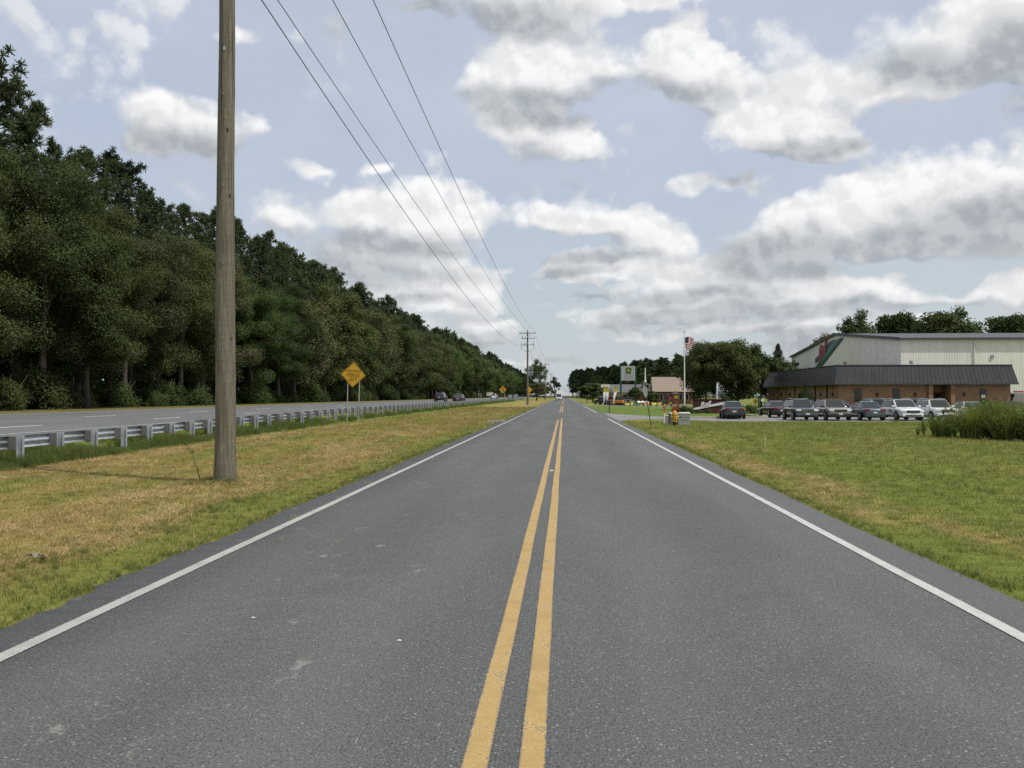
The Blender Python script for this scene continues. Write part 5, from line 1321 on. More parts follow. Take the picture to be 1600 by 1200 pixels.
# shrubs
M_REDFL = foliage_mat('red_flower', (0.20, 0.035, 0.03), (0.32, 0.07, 0.05), 0.6, 0.2, 0.2)
def shrub(x, y, w, h, mat, label, n=2200, leaf=0.13, dome=False, seed=0, z=None):
    t = empty('shrub', (x, y, ground_z(x, y) if z is None else z), seed, label, 'shrub')
    np_obj('stem', stems_mesh(300 + seed, w * 0.8, h, 6, M_BARK), t); np_obj('foliage', shrub_mesh(300 + seed, w, h, n, leaf, mat, dome), t)
    if dome: MB().lathe([(w * 0.45, 0.0), (w * 0.46, h * 0.3), (w * 0.38, h * 0.62), (w * 0.2, h * 0.86), (0.02, h * 0.93)], 14).build('inner_growth', mat, t, smooth=True)
    return t
shrub(13.15, 96, 1.9, 1.25, M_DARKTREE, 'dark rounded shrub in front of the flagpole', seed=1)
shrub(12.0, 96.5, 1.0, 1.15, M_REDFL, 'reddish flowering shrub left of the dark rounded shrub', 900, seed=2)
shrub(12.5, 99, 1.6, 1.2, M_REDFL, 'faded red shrub behind the dark rounded shrub', 900, seed=3)
shrub(14.6, 96.9, 0.8, 0.55, M_UNDER, 'small bright shrub at the left foot of the brick sign', 800, 0.09, seed=4)
shrub(15.7, 96.9, 0.9, 0.6, M_UNDER, 'small yellow green shrub at the middle foot of the brick sign', 800, 0.09, seed=5)
shrub(16.8, 96.8, 0.9, 0.4, M_REDFL, 'low red flowers at the right foot of the brick sign', 500, 0.08, seed=6)
shrub(17.9, 99.2, 1.9, 2.0, M_TOPIARY, 'clipped dome shrub above the dark sedan by the fountain', 2600, 0.09, True, seed=7)
shrub(20.1, 97, 1.6, 1.3, M_GREEN, 'loose grassy shrub right of the dark sedan', 1500, 0.14, seed=8)
shrub(21.2, 99, 1.3, 0.8, M_UNDER, 'low pale shrub on the lawn right of the dark sedan', 900, 0.12, seed=9)
shrub(24.3, 90.6, 2.1, 2.7, M_TOPIARY, 'large clipped egg shaped shrub against the brick office, above the grey SUV', 4200, 0.10, True, seed=10, z=GZ)
shrub(41.2, 91.6, 1.6, 0.9, M_DARKTREE, 'low shrub at the right end of the brick office', 1200, 0.12, seed=11, z=GZ)
MULCH = simple('mulch', (0.10, 0.045, 0.028), 0.95, var=0.3, scale=8, bump=0.5)
mb = MB(); n_ = 20; mb.add([(18.8 + 3.4 * math.cos(2 * PI * k / n_), 97.2 + 1.6 * math.sin(2 * PI * k / n_), GZ + 0.02) for k in range(n_)], [tuple(range(n_))]); tag(mb.build('mulch_bed', MULCH), kind='structure')

# ------------------------------------------------------------------ the dealer's yard, chapel and play area beyond the lawn
M_DGREEN = simple('dealer_green', (0.008, 0.085, 0.052), 0.45, var=0.08); M_DYEL = simple('dealer_yellow', (0.50, 0.38, 0.03), 0.45, var=0.12)
M_PANEL = simple('sign_panel_grey', (0.36, 0.38, 0.39), 0.45, var=0.05)
ds = empty('dealer_sign', (14.4, 200, 0), 0, 'tall grey sign with green and yellow leaping deer emblem between green pylons', 'sign')
for s in (-1, 1): MB().box((s * 1.62, 0, 3.9 if s < 0 else 3.75), (0.42, 0.5, 9.2 if s < 0 else 8.9)).build('pylon', M_DGREEN, ds, bevel=0.04)
MB().box((0.02, -0.1, 6.65), (2.75, 0.3, 3.25)).build('panel', M_PANEL, ds, bevel=0.04)
for x in (-1.42, 1.45): MB().box((x, -0.16, 6.65), (0.10, 0.3, 3.3)).build('panel_edge', M_WHITE, ds)
def rsq(c, h, r, n=5):
    pts = []
    for q in range(4):
        a0 = q * PI / 2; cx, cy = (h - r) * (1 if q in (0, 3) else -1), (h - r) * (1 if q < 2 else -1)
        for k in range(n): a = a0 + (PI / 2) * k / (n - 1); pts.append((c[0] + cx + r * math.cos(a), c[1] + cy + r * math.sin(a)))
    return pts
MB().prism(rsq((0.1, 7.35), 0.70, 0.38), -0.29, -0.255).build('emblem_field', M_DYEL, ds)
MB().prism(rsq((0.1, 7.35), 0.63, 0.33), -0.32, -0.292).build('emblem_green', M_DGREEN, ds)
deer = [(-0.52, -0.30), (-0.30, -0.08), (-0.22, 0.10), (-0.26, 0.26), (-0.14, 0.42), (-0.05, 0.30), (0.02, 0.38), (0.06, 0.24), (0.0, 0.16), (0.16, 0.10), (0.34, -0.02), (0.46, -0.24), (0.50, -0.40), (0.40, -0.34), (0.28, -0.16), (0.06, -0.14), (-0.04, -0.24), (0.10, -0.36), (-0.12, -0.30), (-0.14, -0.14), (-0.34, -0.26)]
MB().prism([(0.1 + x * 0.95, 7.33 + z * 0.95) for x, z in deer], -0.35, -0.323).build('deer_emblem', M_DYEL, ds)
for z in (6.35, 5.95, 5.5): MB().box((0.05, -0.256, z), (1.9, 0.01, 0.10)).build('text_band', simple('grey_band', (0.22, 0.24, 0.25), 0.5), ds)
# feather flags
M_FEATH = simple('banner_white', (0.82, 0.84, 0.85), 0.8, var=0.08)
def feather(x, y, h, lean, label):
    t = empty('feather_flag', (x, y, ground_z(x, y)), 0, label, 'banner', 'feather flags at the dealer yard')
    MB().tube([(0, 0.02, -0.2), (lean * 0.6, 0.02, h * 0.6), (lean, 0.02, h)], 0.03, 6).build('pole', M_SPOST, t)
    L, Rr = [], []
    for k in range(9):
        f = 0.12 + 0.88 * k / 8; c = lean * f ** 1.1; w = 0.34 * math.sin(PI * min(1, 0.15 + 0.85 * (1 - f) ** 0.55)) + 0.06
        L.append((c - w * 0.35, 0.03 * math.sin(f * 9), h * f)); Rr.append((c + w, 0.08 * math.sin(f * 9 + 1), h * f))
    MB().grid([[a, b_] for a, b_ in zip(L[:6], Rr[:6])]).build('white_cloth', M_FEATH, t, smooth='all')
    MB().grid([[a, b_] for a, b_ in zip(L[5:], Rr[5:])]).build('yellow_cloth', M_DYEL, t, smooth='all')
feather(7.55, 168.5, 3.6, 0.05, 'leftmost white feather flag with yellow tip at the dealer yard')
feather(8.05, 167.5, 3.6, 0.05, 'middle white feather flag with yellow tip, close beside the left one')
feather(9.1, 166.0, 3.75, 0.6, 'rightmost feather flag with yellow tip, leaning to the right')
t = empty('yard_board', (8.2, 176, 0), 0, 'white horizontal board on a post behind the two left feather flags', 'sign')
MB().box((0, 0, 3.6), (1.7, 0.08, 0.55)).build('panel', M_WHITE, t); MB().box((0, 0.1, 1.6), (0.12, 0.12, 3.6)).build('post', M_SPOST, t)
# small machines
M_TYRE = simple('tyre_rubber', (0.02, 0.02, 0.021), 0.85, var=0.2, scale=10); M_MRED = simple('machine_red', (0.36, 0.03, 0.025), 0.4); M_MORG = simple('machine_orange', (0.52, 0.16, 0.02), 0.45); M_MDARK = simple('machine_dark', (0.03, 0.032, 0.035), 0.5); M_MGREEN = simple('machine_green', (0.015, 0.14, 0.05), 0.4)
def wheel(mb, x, y, r, w): mb.lathe([(r * 0.5, -w / 2), (r * 0.92, -w / 2), (r, -w * 0.3), (r, w * 0.3), (r * 0.92, w / 2), (r * 0.5, w / 2)], 14, (x, y, r), 'X'); return mb
def hub(x, y, r, w, mat, t): MB().lathe([(0, -w / 2 - 0.01), (r * 0.5, -w / 2 - 0.01), (r * 0.5, w / 2 + 0.01), (0, w / 2 + 0.01)], 10, (x, y, r), 'X').build('hub', mat, t)
def cart(x, y, rz, body, roof, label, s=1.0):
    t = empty('utility_vehicle', (x, y, ground_z(x, y)), rz, label, 'utility vehicle', 'machines in the dealer yard'); t.scale = (s, s, s)
    MB().box((0, 0.1, 0.55), (1.3, 2.5, 0.3)).box((0, 1.0, 0.78), (1.25, 0.8, 0.3), taper=0.85).box((0, -0.85, 0.85), (1.3, 1.0, 0.32)).build('body', body, t, bevel=0.04)
    MB().box((0, 0.0, 0.85), (1.1, 0.45, 0.35)).box((0, -0.2, 1.15), (1.1, 0.12, 0.5)).build('seat', M_MDARK, t)
    for sx in (-1, 1):
        MB().tube([(sx * 0.6, 0.65, 0.85), (sx * 0.55, 0.35, 1.85)], 0.03, 6).build('roof_post', M_MDARK, t); MB().tube([(sx * 0.6, -0.35, 0.85), (sx * 0.55, -0.35, 1.85)], 0.03, 6).build('roof_post', M_MDARK, t)
        for yy in (0.95, -0.85): wheel(MB(), sx * 0.58, yy, 0.33, 0.24).build('wheel', M_TYRE, t); hub(sx * 0.58, yy, 0.33, 0.24, M_DYEL, t)
    MB().box((0, 0, 1.9), (1.3, 1.3, 0.07)).build('roof', roof, t, bevel=0.02)
    return t
cart(7.0, 171.5, 0.4, M_MDARK, M_MGREEN, 'dark utility cart with green roof left of the feather flags')
cart(8.9, 172.5, -0.5, M_MRED, M_MGREEN, 'red utility cart with green roof between the feather flags', 1.08)
def tractor(x, y, rz, body, roof, label, s=1.0):
    t = empty('tractor', (x, y, ground_z(x, y)), rz, label, 'tractor', 'machines in the dealer yard'); t.scale = (s, s, s)
    MB().box((0, 0.9, 1.05), (0.75, 1.6, 0.65), taper=0.9).box((0, -0.2, 0.8), (0.9, 1.4, 0.4)).build('body', body, t, bevel=0.05)
    MB().box((0, 1.72, 1.0), (0.6, 0.05, 0.5)).build('grille', M_MDARK, t)
    for sx in (-1, 1):
        wheel(MB(), sx * 0.75, -0.55, 0.70, 0.40).build('rear_wheel', M_TYRE, t); hub(sx * 0.75, -0.55, 0.70, 0.40, M_DYEL, t)
        wheel(MB(), sx * 0.68, 1.25, 0.42, 0.26).build('front_wheel', M_TYRE, t); hub(sx * 0.68, 1.25, 0.42, 0.26, M_DYEL, t)
        for yy in (0.2, -0.95): MB().tube([(sx * 0.5, yy, 1.1), (sx * 0.55, yy * 0.9, 2.35)], 0.035, 6).build('roof_post', M_MDARK, t)
        MB().box((sx * 0.75, -0.55, 1.45), (0.42, 0.95, 0.06)).build('fender', body, t)
    MB().box((0, -0.35, 2.4), (1.35, 1.5, 0.10)).build('roof', roof, t, bevel=0.03)
    MB().box((0, -0.55, 1.25), (0.5, 0.5, 0.5)).build('seat', M_MDARK, t); MB().tube([(0.3, 0.6, 1.3), (0.3, 0.6, 2.0)], 0.035, 6).build('exhaust', M_MDARK, t)
    return t
tractor(9.6, 174, 2.6, M_MGREEN, simple('roof_beige', (0.5, 0.45, 0.36), 0.6), 'green tractor with beige canopy behind the right feather flag', 1.12)
def excavator(x, y, rz, label, s=1.0):
    t = empty('mini_excavator', (x, y, ground_z(x, y)), rz, label, 'excavator', 'machines in the dealer yard'); t.scale = (s, s, s)
    for sx in (-1, 1): MB().prism([(-0.8, 0.1), (-0.6, 0.0), (0.6, 0.0), (0.8, 0.1), (0.8, 0.3), (0.6, 0.4), (-0.6, 0.4), (-0.8, 0.3)], sx * 0.55 - 0.14, sx * 0.55 + 0.14, 'YZ').build('track', M_TYRE, t)
    MB().box((0, -0.1, 0.75), (1.3, 1.5, 0.5), taper=0.92).build('body', M_MORG, t, bevel=0.05)
    for sx in (-1, 1):
        for yy in (-0.55, 0.35): MB().tube([(sx * 0.5, yy, 1.0), (sx * 0.5, yy, 2.05)], 0.035, 6).build('cab_post', M_MDARK, t)
    MB().box((0, -0.1, 2.1), (1.15, 1.1, 0.09)).build('roof', M_MORG, t)
    MB().tube([(0, 0.6, 0.8), (0, 1.3, 1.9), (0, 2.0, 1.7)], [0.12, 0.11, 0.09], 6).build('boom', M_MORG, t); MB().tube([(0, 2.0, 1.7), (0, 2.1, 0.6)], 0.08, 6).build('stick', M_MORG, t)
    MB().prism([(1.9, 0.6), (2.3, 0.55), (2.35, 0.2), (2.0, 0.1), (1.85, 0.3)], -0.25, 0.25, 'YZ').build('bucket', M_MDARK, t); MB().box((0, -0.3, 1.1), (0.5, 0.5, 0.5)).build('seat', M_MDARK, t)
excavator(10.6, 171, 1.2, 'small orange excavator right of the feather flags')
def mower_deck(x, y, w, mat, label, rz=0.0):
    t = empty('farm_implement', (x, y, ground_z(x, y)), rz, label, 'implement', 'implements in the dealer yard'); t.scale = (0.95, 0.8, 0.72)
    MB().prism([(-0.6, 0.25), (0.6, 0.25), (0.5, 0.6), (0.2, 0.75), (-0.4, 0.7)], -w / 2, w / 2, 'YZ').build('deck', mat, t, bevel=0.03)
    for sx in (-1, 1): wheel(MB(), sx * (w / 2 + 0.12), -0.3, 0.25, 0.16).build('wheel', M_TYRE, t)
    for sx in (-0.3, 0.3): MB().tube([(sx, 0.3, 0.6), (sx * 0.4, 0.9, 0.95)], 0.05, 6).build('hitch_arm', mat, t)
    MB().box((0, 0.1, 0.95), (0.35, 0.3, 0.25)).build('gearbox', M_MDARK, t)
mower_deck(12.0, 164, 1.4, M_DYEL, 'yellow mower deck on the grass right of the excavator')
mower_deck(13.5, 166, 0.9, M_MGREEN, 'green mower deck beside the yellow one right of the excavator')
mower_deck(15.9, 172, 1.1, M_MORG, 'orange red implement right of the tall sign')
mower_deck(17.2, 171, 1.0, M_DYEL, 'yellow implement beside the orange one', 0.2)
mower_deck(18.4, 173, 1.3, M_DYEL, 'rightmost yellow implement in the dealer yard', -0.2)
tr_ = empty('flat_trailer', (12.3, 180, 0), 0.1, 'long dark flat trailer behind the yellow mower decks', 'trailer')
MB().box((0, 0, 0.75), (4.2, 1.9, 0.16)).build('bed', M_MDARK, tr_); MB().box((0, 0.9, 1.15), (4.2, 0.06, 0.5)).build('side_rail', M_MDARK, tr_)
for xx in (-0.5, 0.5): MB().lathe([(0.15, -0.1), (0.36, -0.1), (0.36, 0.1), (0.15, 0.1)], 12, (xx, -1.0, 0.36), 'Y').build('wheel', M_TYRE, tr_)
MB().tube([(-2.1, 0, 0.7), (-3.2, 0, 0.55)], 0.06, 6).build('tow_bar', M_MDARK, tr_)
for k, (x, yy) in enumerate(((14.9, 178), (15.7, 178.6), (16.5, 178.2))):
    rows = []; g = random.Random(k)
    for i in range(7):
        a = i / 6; rows.append([(0.5 * math.cos(2 * PI * j / 10) * math.sin(PI * (0.12 + 0.83 * a)), 0.45 * math.sin(2 * PI * j / 10) * math.sin(PI * (0.12 + 0.83 * a)), 0.62 * a ** 0.9 + g.uniform(-0.02, 0.02)) for j in range(11)])
    tag(MB().grid(rows).build('white_bag', M_WHITE, None, smooth='all', loc=(x, yy, 0)), ('left', 'middle', 'right')[k] + ' white wrapped bale behind the implements near the tall sign', 'bale', 'white bales in the dealer yard')
M_BOL = simple('bollard_wood', (0.045, 0.06, 0.04), 0.85, var=0.2)
bol = MB().lathe([(0.10, -0.2), (0.10, 0.62), (0.08, 0.68), (0.0, 0.70)], 8).mesh('bollard', M_BOL)
for k in range(9):
    x = 11.9 + k * 1.13; o = np_obj('bollard', bol, None, (x, 160 - k * 0.6, ground_z(x, 160))); tag(o, 'short dark wooden bollard in the row before the dealer yard, %s from the left' % nth(k + 1).replace('nearest', 'first'), 'bollard', 'bollards before the dealer yard')
# chapel
M_TANROOF = simple('tan_shingle', (0.245, 0.195, 0.155), 0.9, var=0.12, scale=3, bump=0.3); M_BRROOF = simple('brown_shingle', (0.072, 0.058, 0.052), 0.9, var=0.15, scale=3); M_GRROOF = simple('grey_shingle', (0.115, 0.12, 0.12), 0.9, var=0.12, scale=3)
M_CREAM = simple('cream_wall', (0.35, 0.30, 0.25), 0.9, var=0.1)
ch = empty('chapel', (19.6, 200, 0), 0, 'brick chapel with big tan roof and thin white spire', 'building')
MB().box((4.9, 5.0, 1.2), (8.6, 9.0, 2.9)).build('wall', M_BRICK3, ch)
MB().add([(0.2, -0.2, 2.55), (9.8, -0.2, 2.55), (9.3, 5.0, 5.95), (0.5, 5.0, 5.95), (0.2, 10.2, 2.55), (9.8, 10.2, 2.55)], [(0, 1, 2, 3), (4, 3, 2, 5), (0, 3, 4), (1, 5, 2)]).build('roof', M_TANROOF, ch)
MB().box((-1.2, 3.0, 1.1), (3.6, 5, 2.7)).build('wing_wall', M_BRICK3, ch)
MB().add([(-3.2, 0.2, 2.4), (0.6, 0.2, 2.4), (0.4, 3.0, 3.7), (-2.9, 3.0, 3.7), (-3.2, 5.8, 2.4), (0.6, 5.8, 2.4)], [(0, 1, 2, 3), (4, 3, 2, 5), (0, 3, 4), (1, 5, 2)]).build('wing_roof', M_BRROOF, ch)
MB().box((0.0, -0.05 + 0.3, 1.0), (1.6, 0.3, 1.9)).build('door', simple('dark_red_door', (0.12, 0.02, 0.02), 0.6), ch)
for x in (2.3, 3.6, 6.6, 8.0):
    w = MB().box((x, 0.46, 1.35), (0.7, 0.08, 1.5)).build('window', M_WHITE, ch); MB().box((x, 0.41, 1.35), (0.56, 0.04, 1.36)).build('pane', M_GLASS, w)
sp = MB().box((-1.1, 3.0, 3.4), (1.5, 1.5, 1.6)).add([(-1.95, 2.15, 4.1), (-0.25, 2.15, 4.1), (-0.25, 3.85, 4.1), (-1.95, 3.85, 4.1), (-1.1, 3.0, 5.0)], [(0, 1, 2, 3), (0, 1, 4), (1, 2, 4), (2, 3, 4), (3, 0, 4)]).build('steeple_base', M_BRROOF, ch)
MB().lathe([(0.28, 4.75), (0.30, 4.95), (0.20, 5.05), (0.17, 5.5), (0.09, 7.9), (0.0, 8.05)], 8, (-1.1, 3.0, 0)).build('spire', M_WHITE, ch)
lb = empty('long_shed', (12.0, 262, 0), 0, 'long low building with grey roof behind the tall green sign', 'building')
MB().box((7.0, 4.0, 1.2), (17, 8, 3.0)).build('wall', M_CREAM, lb)
MB().add([(-2, -0.4, 2.6), (16, -0.4, 2.6), (15.8, 4, 5.0), (-1.8, 4, 5.0), (-2, 8.4, 2.6), (16, 8.4, 2.6)], [(0, 1, 2, 3), (4, 3, 2, 5), (0, 3, 4), (1, 5, 2)]).build('roof', M_GRROOF, lb)
for x in (2, 6, 10): MB().box((x, -0.02, 1.4), (1.2, 0.06, 1.0)).build('window', M_GLASS, lb)
# play towers
M_PBLUE = simple('play_blue', (0.025, 0.035, 0.12), 0.5); M_PYEL = simple('play_yellow', (0.36, 0.22, 0.02), 0.5); M_PGREEN = simple('play_green', (0.01, 0.10, 0.06), 0.5); M_PRED = simple('play_red', (0.24, 0.025, 0.02), 0.5)
pt = empty('play_tower', (18.5, 151, 0), 0.2, 'colourful climbing tower with red yellow and green panels in front of the chapel', 'play equipment')
pt.scale = (0.9, 0.9, 0.86)
for x in (-1.3, -0.2, 0.9):
    for yy in (-0.5, 0.5): MB().box((x, yy, 1.15), (0.12, 0.12, 2.6)).build('post', M_BRROOF, pt)
MB().box((-0.75, 0, 0.95), (1.2, 1.1, 0.1)).build('platform', M_BRROOF, pt); MB().box((0.35, 0, 1.25), (1.2, 1.1, 0.1)).build('platform', M_BRROOF, pt)
MB().add([(-0.4, -0.7, 2.25), (1.1, -0.7, 2.25), (1.1, 0.7, 2.25), (-0.4, 0.7, 2.25), (0.35, 0, 2.85)], [(0, 1, 2, 3), (0, 1, 4), (1, 2, 4), (2, 3, 4), (3, 0, 4)]).build('roof', M_BRROOF, pt)
for (x, z, w, h, mt) in ((-0.75, 1.35, 0.8, 0.6, M_PRED), (0.35, 1.65, 0.8, 0.7, M_PYEL), (-0.75, 0.5, 0.5, 0.5, M_PYEL), (0.35, 0.7, 0.6, 0.6, M_PRED), (-1.25, 1.75, 0.5, 0.6, M_PBLUE)): MB().box((x, -0.58, z), (w, 0.06, h)).build('panel', mt, pt, bevel=0.05)
mb = MB(); mb.grid([[(0.95 + 0.22 * k, yy, z) for yy, z in ((-0.75, 1.45 - 0.17 * k), (-0.7, 1.25 - 0.17 * k), (-0.25, 1.25 - 0.17 * k), (-0.2, 1.45 - 0.17 * k))] for k in range(7)]); mb.build('slide', M_PGREEN, pt)
mb = MB(); mb.grid([[(-1.4 - 0.2 * k, yy, z) for yy, z in ((-0.5, 1.2 - 0.17 * k), (-0.45, 1.0 - 0.17 * k), (0.0, 1.0 - 0.17 * k), (0.05, 1.2 - 0.17 * k))] for k in range(6)]); mb.build('slide', M_PGREEN, pt)
ps = empty('play_slide', (29.2, 134, GZ), 0, 'green slide with a yellow round panel under the trees left of the brick office', 'play equipment')
MB().lathe([(0, -0.04), (0.32, -0.04), (0.32, 0.04), (0, 0.04)], 12, (-0.7, 0, 1.1), 'Y').build('round_panel', M_PYEL, ps); MB().box((-0.7, 0.08, 0.5), (0.1, 0.1, 1.2)).build('post', M_MDARK, ps); MB().box((-1.3, 0.08, 0.3), (0.1, 0.1, 0.9)).build('post', M_MDARK, ps)
mb = MB(); mb.grid([[(-0.2 + 0.2 * k, yy, z) for yy, z in ((-0.35, 1.95 - 0.24 * k), (-0.3, 1.75 - 0.24 * k), (0.3, 1.75 - 0.24 * k), (0.35, 1.95 - 0.24 * k))] for k in range(7)]); mb.build('slide', M_PGREEN, ps)
MB().box((-0.2, 0, 0.9), (0.12, 0.6, 1.9)).build('ladder', M_PGREEN, ps); MB().lathe([(0.22, -0.05), (0.3, -0.05), (0.3, 0.05), (0.22, 0.05)], 12, (0.35, -0.4, 1.25), 'Y').build('ring_panel', M_WHITE, ps)

# ------------------------------------------------------------------ vehicles
M_CGLASS = simple('car_glass', (0.018, 0.024, 0.024), 0.04, var=0.04, spec=0.7)
M_RIM = simple('alloy_rim', (0.42, 0.43, 0.44), 0.3, 0.8); M_HEAD = simple('headlamp', (0.55, 0.57, 0.58), 0.1, var=0.1, spec=0.9); M_TAIL = simple('tail_lamp', (0.22, 0.010, 0.013), 0.15)
M_PLAST = simple('black_plastic', (0.02, 0.02, 0.021), 0.55); M_PLATE = simple('licence_plate', (0.55, 0.55, 0.5), 0.4); M_CHROME = simple('chrome', (0.6, 0.6, 0.6), 0.12, 1.0)
SPEC = {   # length, width, height, belt, ground clearance, tops of the lower body by station, cabin: rear base, rear top, front top, front base
    'suv':   dict(L=4.45, W=1.84, H=1.66, zb=0.28, top=[(-.5, .78, .80), (-.49, 1.00, .84), (-.40, 1.04, .885), (-.1, 1.02, .92), (.17, 1.02, .92), (.27, 1.03, .91), (.40, .97, .885), (.475, .90, .82), (.5, .72, .74)], cab=(-.485, -.43, .085, .235), r=.36, tail=('high')),
    'sedan': dict(L=4.70, W=1.80, H=1.45, zb=0.24, top=[(-.5, .72, .76), (-.488, .92, .82), (-.40, .96, .86), (-.27, .97, .90), (0, .93, .90), (.20, .93, .90), (.30, .90, .885), (.42, .80, .86), (.485, .70, .78), (.5, .55, .70)], cab=(-.36, -.20, .06, .245), r=.325, tail=('low')),
    'hatch': dict(L=4.75, W=1.90, H=1.66, zb=0.27, top=[(-.5, .80, .80), (-.49, 1.00, .86), (-.36, 1.05, .93), (0, 1.01, .95), (.18, 1.00, .95), (.28, 1.00, .93), (.40, .93, .90), (.475, .84, .83), (.5, .66, .74)], cab=(-.485, -.40, .05, .255), r=.36, tail=('high')),
    'van':   dict(L=5.4, W=2.0, H=2.3, zb=0.30, top=[(-.5, 1.0, .94), (-.49, 1.2, .96), (0, 1.2, .97), (.2, 1.2, .97), (.33, 1.18, .95), (.42, 1.10, .92), (.485, 1.0, .86), (.5, .75, .8)], cab=(-.495, -.48, .22, .37), r=.36, tail=('high')),
}
def car_proto(kind, body, name, dark_low=False, slats=0, rails=False, chrome=False):
    S = SPEC[kind]; L, W, H, zb = S['L'], S['W'], S['H'], S['zb']; hw = W / 2
    t = empty(name)
    mb = MB(); rings = []
    for (f, zt, wf) in S['top']:
        y = f * L; w = hw * wf / 0.95; zt_ = zt; b0 = zb + (0.10 if abs(f) > 0.49 else 0.0)
        half = [(w * 0.80, b0), (w * 0.97, b0 + 0.10), (w * 1.0, b0 + 0.42 * (zt_ - b0)), (w * 0.985, zt_ - 0.16), (w * 0.955, zt_ - 0.05), (w * 0.86, zt_), (w * 0.4, zt_ + 0.018)]
        rings.append([(x, y, z) for x, z in half] + [(-x, y, z) for x, z in half[::-1]])
    n = len(rings[0])
    for r_ in rings: mb.v += r_
    for i in range(len(rings) - 1):
        for k in range(n): mb.f.append((i * n + k, i * n + (k + 1) % n, (i + 1) * n + (k + 1) % n, (i + 1) * n + k))
    mb.f.append(tuple(range(n))); mb.f.append(tuple((len(rings) - 1) * n + k for k in range(n)))
    mb.build('body', body, t, smooth='all', sub=1)
    rb, rt, ft, fb = [c * L for c in S['cab']]
    bz = min(zt for f, zt, w in S['top'] if S['cab'][0] - 0.01 <= f <= S['cab'][3]) - 0.03
    wb, wt = hw * 0.90, hw * 0.70
    if kind == 'van': wt = hw * 0.86
    B = [Vector((-wb, rb, bz)), Vector((wb, rb, bz)), Vector((wb, fb, bz)), Vector((-wb, fb, bz))]
    T = [Vector((-wt, rt, H - 0.05)), Vector((wt, rt, H - 0.05)), Vector((wt, ft, H - 0.035)), Vector((-wt, ft, H - 0.035))]
    cab = MB(); cab.add(B + T, [(0, 1, 2, 3), (4, 5, 6, 7), (0, 1, 5, 4), (1, 2, 6, 5), (2, 3, 7, 6), (3, 0, 4, 7)])
    cr = [T[0].lerp(T[2], 0.5)]
    o = cab.build('cabin', body, t, smooth=True, bevel=0.09)
    MB().add([p + Vector((0, 0, 0.012)) for p in T] + [Vector((p.x * 0.62, p.y * 0.80 + 0.20 * (rt + ft) / 2, H)) for p in T], [(4, 5, 6, 7), (0, 1, 5, 4), (1, 2, 6, 5), (2, 3, 7, 6), (3, 0, 4, 7)]).build('roof', body, t, smooth='all')
    def pane(name_, a, b_, c, d, u0, u1, v0, v1, o_=0.012, mat=M_CGLASS):
        # a,b bottom corners; d,c top corners
        def P(u, v): return a.lerp(b_, u).lerp(d.lerp(c, u), v)
        nr = (b_ - a).cross(d - a).normalized()
        q = [P(u0, v0), P(u1, v0), P(u1, v1), P(u0, v1)]
        cen = sum(q, Vector()) / 4
        if nr.dot(cen - Vector((0, (rb + fb) / 2, (bz + H) / 2))) < 0: nr = -nr
        mb_ = MB(); mb_.add([p + nr * o_ for p in q] + [p - nr * 0.02 for p in q], [(0, 1, 2, 3), (0, 1, 5, 4), (1, 2, 6, 5), (2, 3, 7, 6), (3, 0, 4, 7)]); return mb_.build(name_, mat, t)
    pane('windshield', B[3], B[2], T[2], T[3], .05, .95, .10, .93)
    pane('rear_window', B[0], B[1], T[1], T[0], .08, .92, .14 if kind != 'van' else .45, .92)
    for a, b_, c, d in ((B[1], B[2], T[2], T[1]), (B[0], B[3], T[3], T[0])):
        splits = {'sedan': ((.16, .50), (.53, .90)), 'van': ((.72, .93),)}.get(kind, ((.05, .22), (.25, .55), (.58, .90)))
        for u0, u1 in splits: pane('side_window', a, b_, c, d, u0, u1, .10, .88)
    r = S['r']
    for sx in (-1, 1):
        for f in (-.305, .30):
            y = f * L
            MB().lathe([(r * 1.17, -0.02), (r * 1.17, 0.012), (r * 0.2, 0.012), (r * 0.2, -0.02)], 20, (sx * (hw - 0.002), y, r), 'X').build('wheel_arch', M_PLAST, t)
            w = MB().lathe([(r * .55, -0.10), (r * .94, -0.10), (r, -0.06), (r, 0.06), (r * .94, 0.10), (r * .55, 0.10)], 20, (sx * (hw - 0.065), y, r), 'X').build('wheel', M_TYRE, t)
            MB().lathe([(0.0, 0.088), (r * .18, 0.10), (r * .25, 0.085), (r * .60, 0.10), (r * .63, 0.09), (r * .63, -0.09), (0.0, -0.09)] if sx > 0 else [(0.0, -0.088), (r * .18, -0.10), (r * .25, -0.085), (r * .60, -0.10), (r * .63, -0.09), (r * .63, 0.09), (0.0, 0.09)], 16, (sx * (hw - 0.055), y, r), 'X').build('rim', M_RIM, w)
        yc = fb - 0.12 * L * 0.3
        MB().box((sx * (hw + 0.05), fb - 0.22, bz + 0.12), (0.20, 0.10, 0.15)).build('mirror', body if not dark_low else M_PLAST, t, bevel=0.03)
        zf = S['top'][-2][1]
        MB().box((sx * hw * 0.70, L * 0.478, zf - 0.10), (0.40, 0.16, 0.15), (0.25, 0, -sx * 0.28), taper=0.9).build('headlight', M_HEAD, t, bevel=0.02)
        if S['tail'] == 'high': MB().box((sx * hw * 0.76, -L * 0.490, 0.98 if kind != 'van' else 1.2), (0.17, 0.07, 0.36), (-0.05, 0, sx * 0.15)).build('tail_light', M_TAIL, t, bevel=0.02)
        else: MB().box((sx * hw * 0.66, -L * 0.489, 0.80), (0.38, 0.08, 0.16), (0, 0, sx * 0.14)).build('tail_light', M_TAIL, t, bevel=0.02)
        for f in (-0.10, 0.12): MB().box((sx * (hw * 0.975), f * L, bz - 0.14), (0.03, 0.16, 0.025)).build('door_handle', body, t)
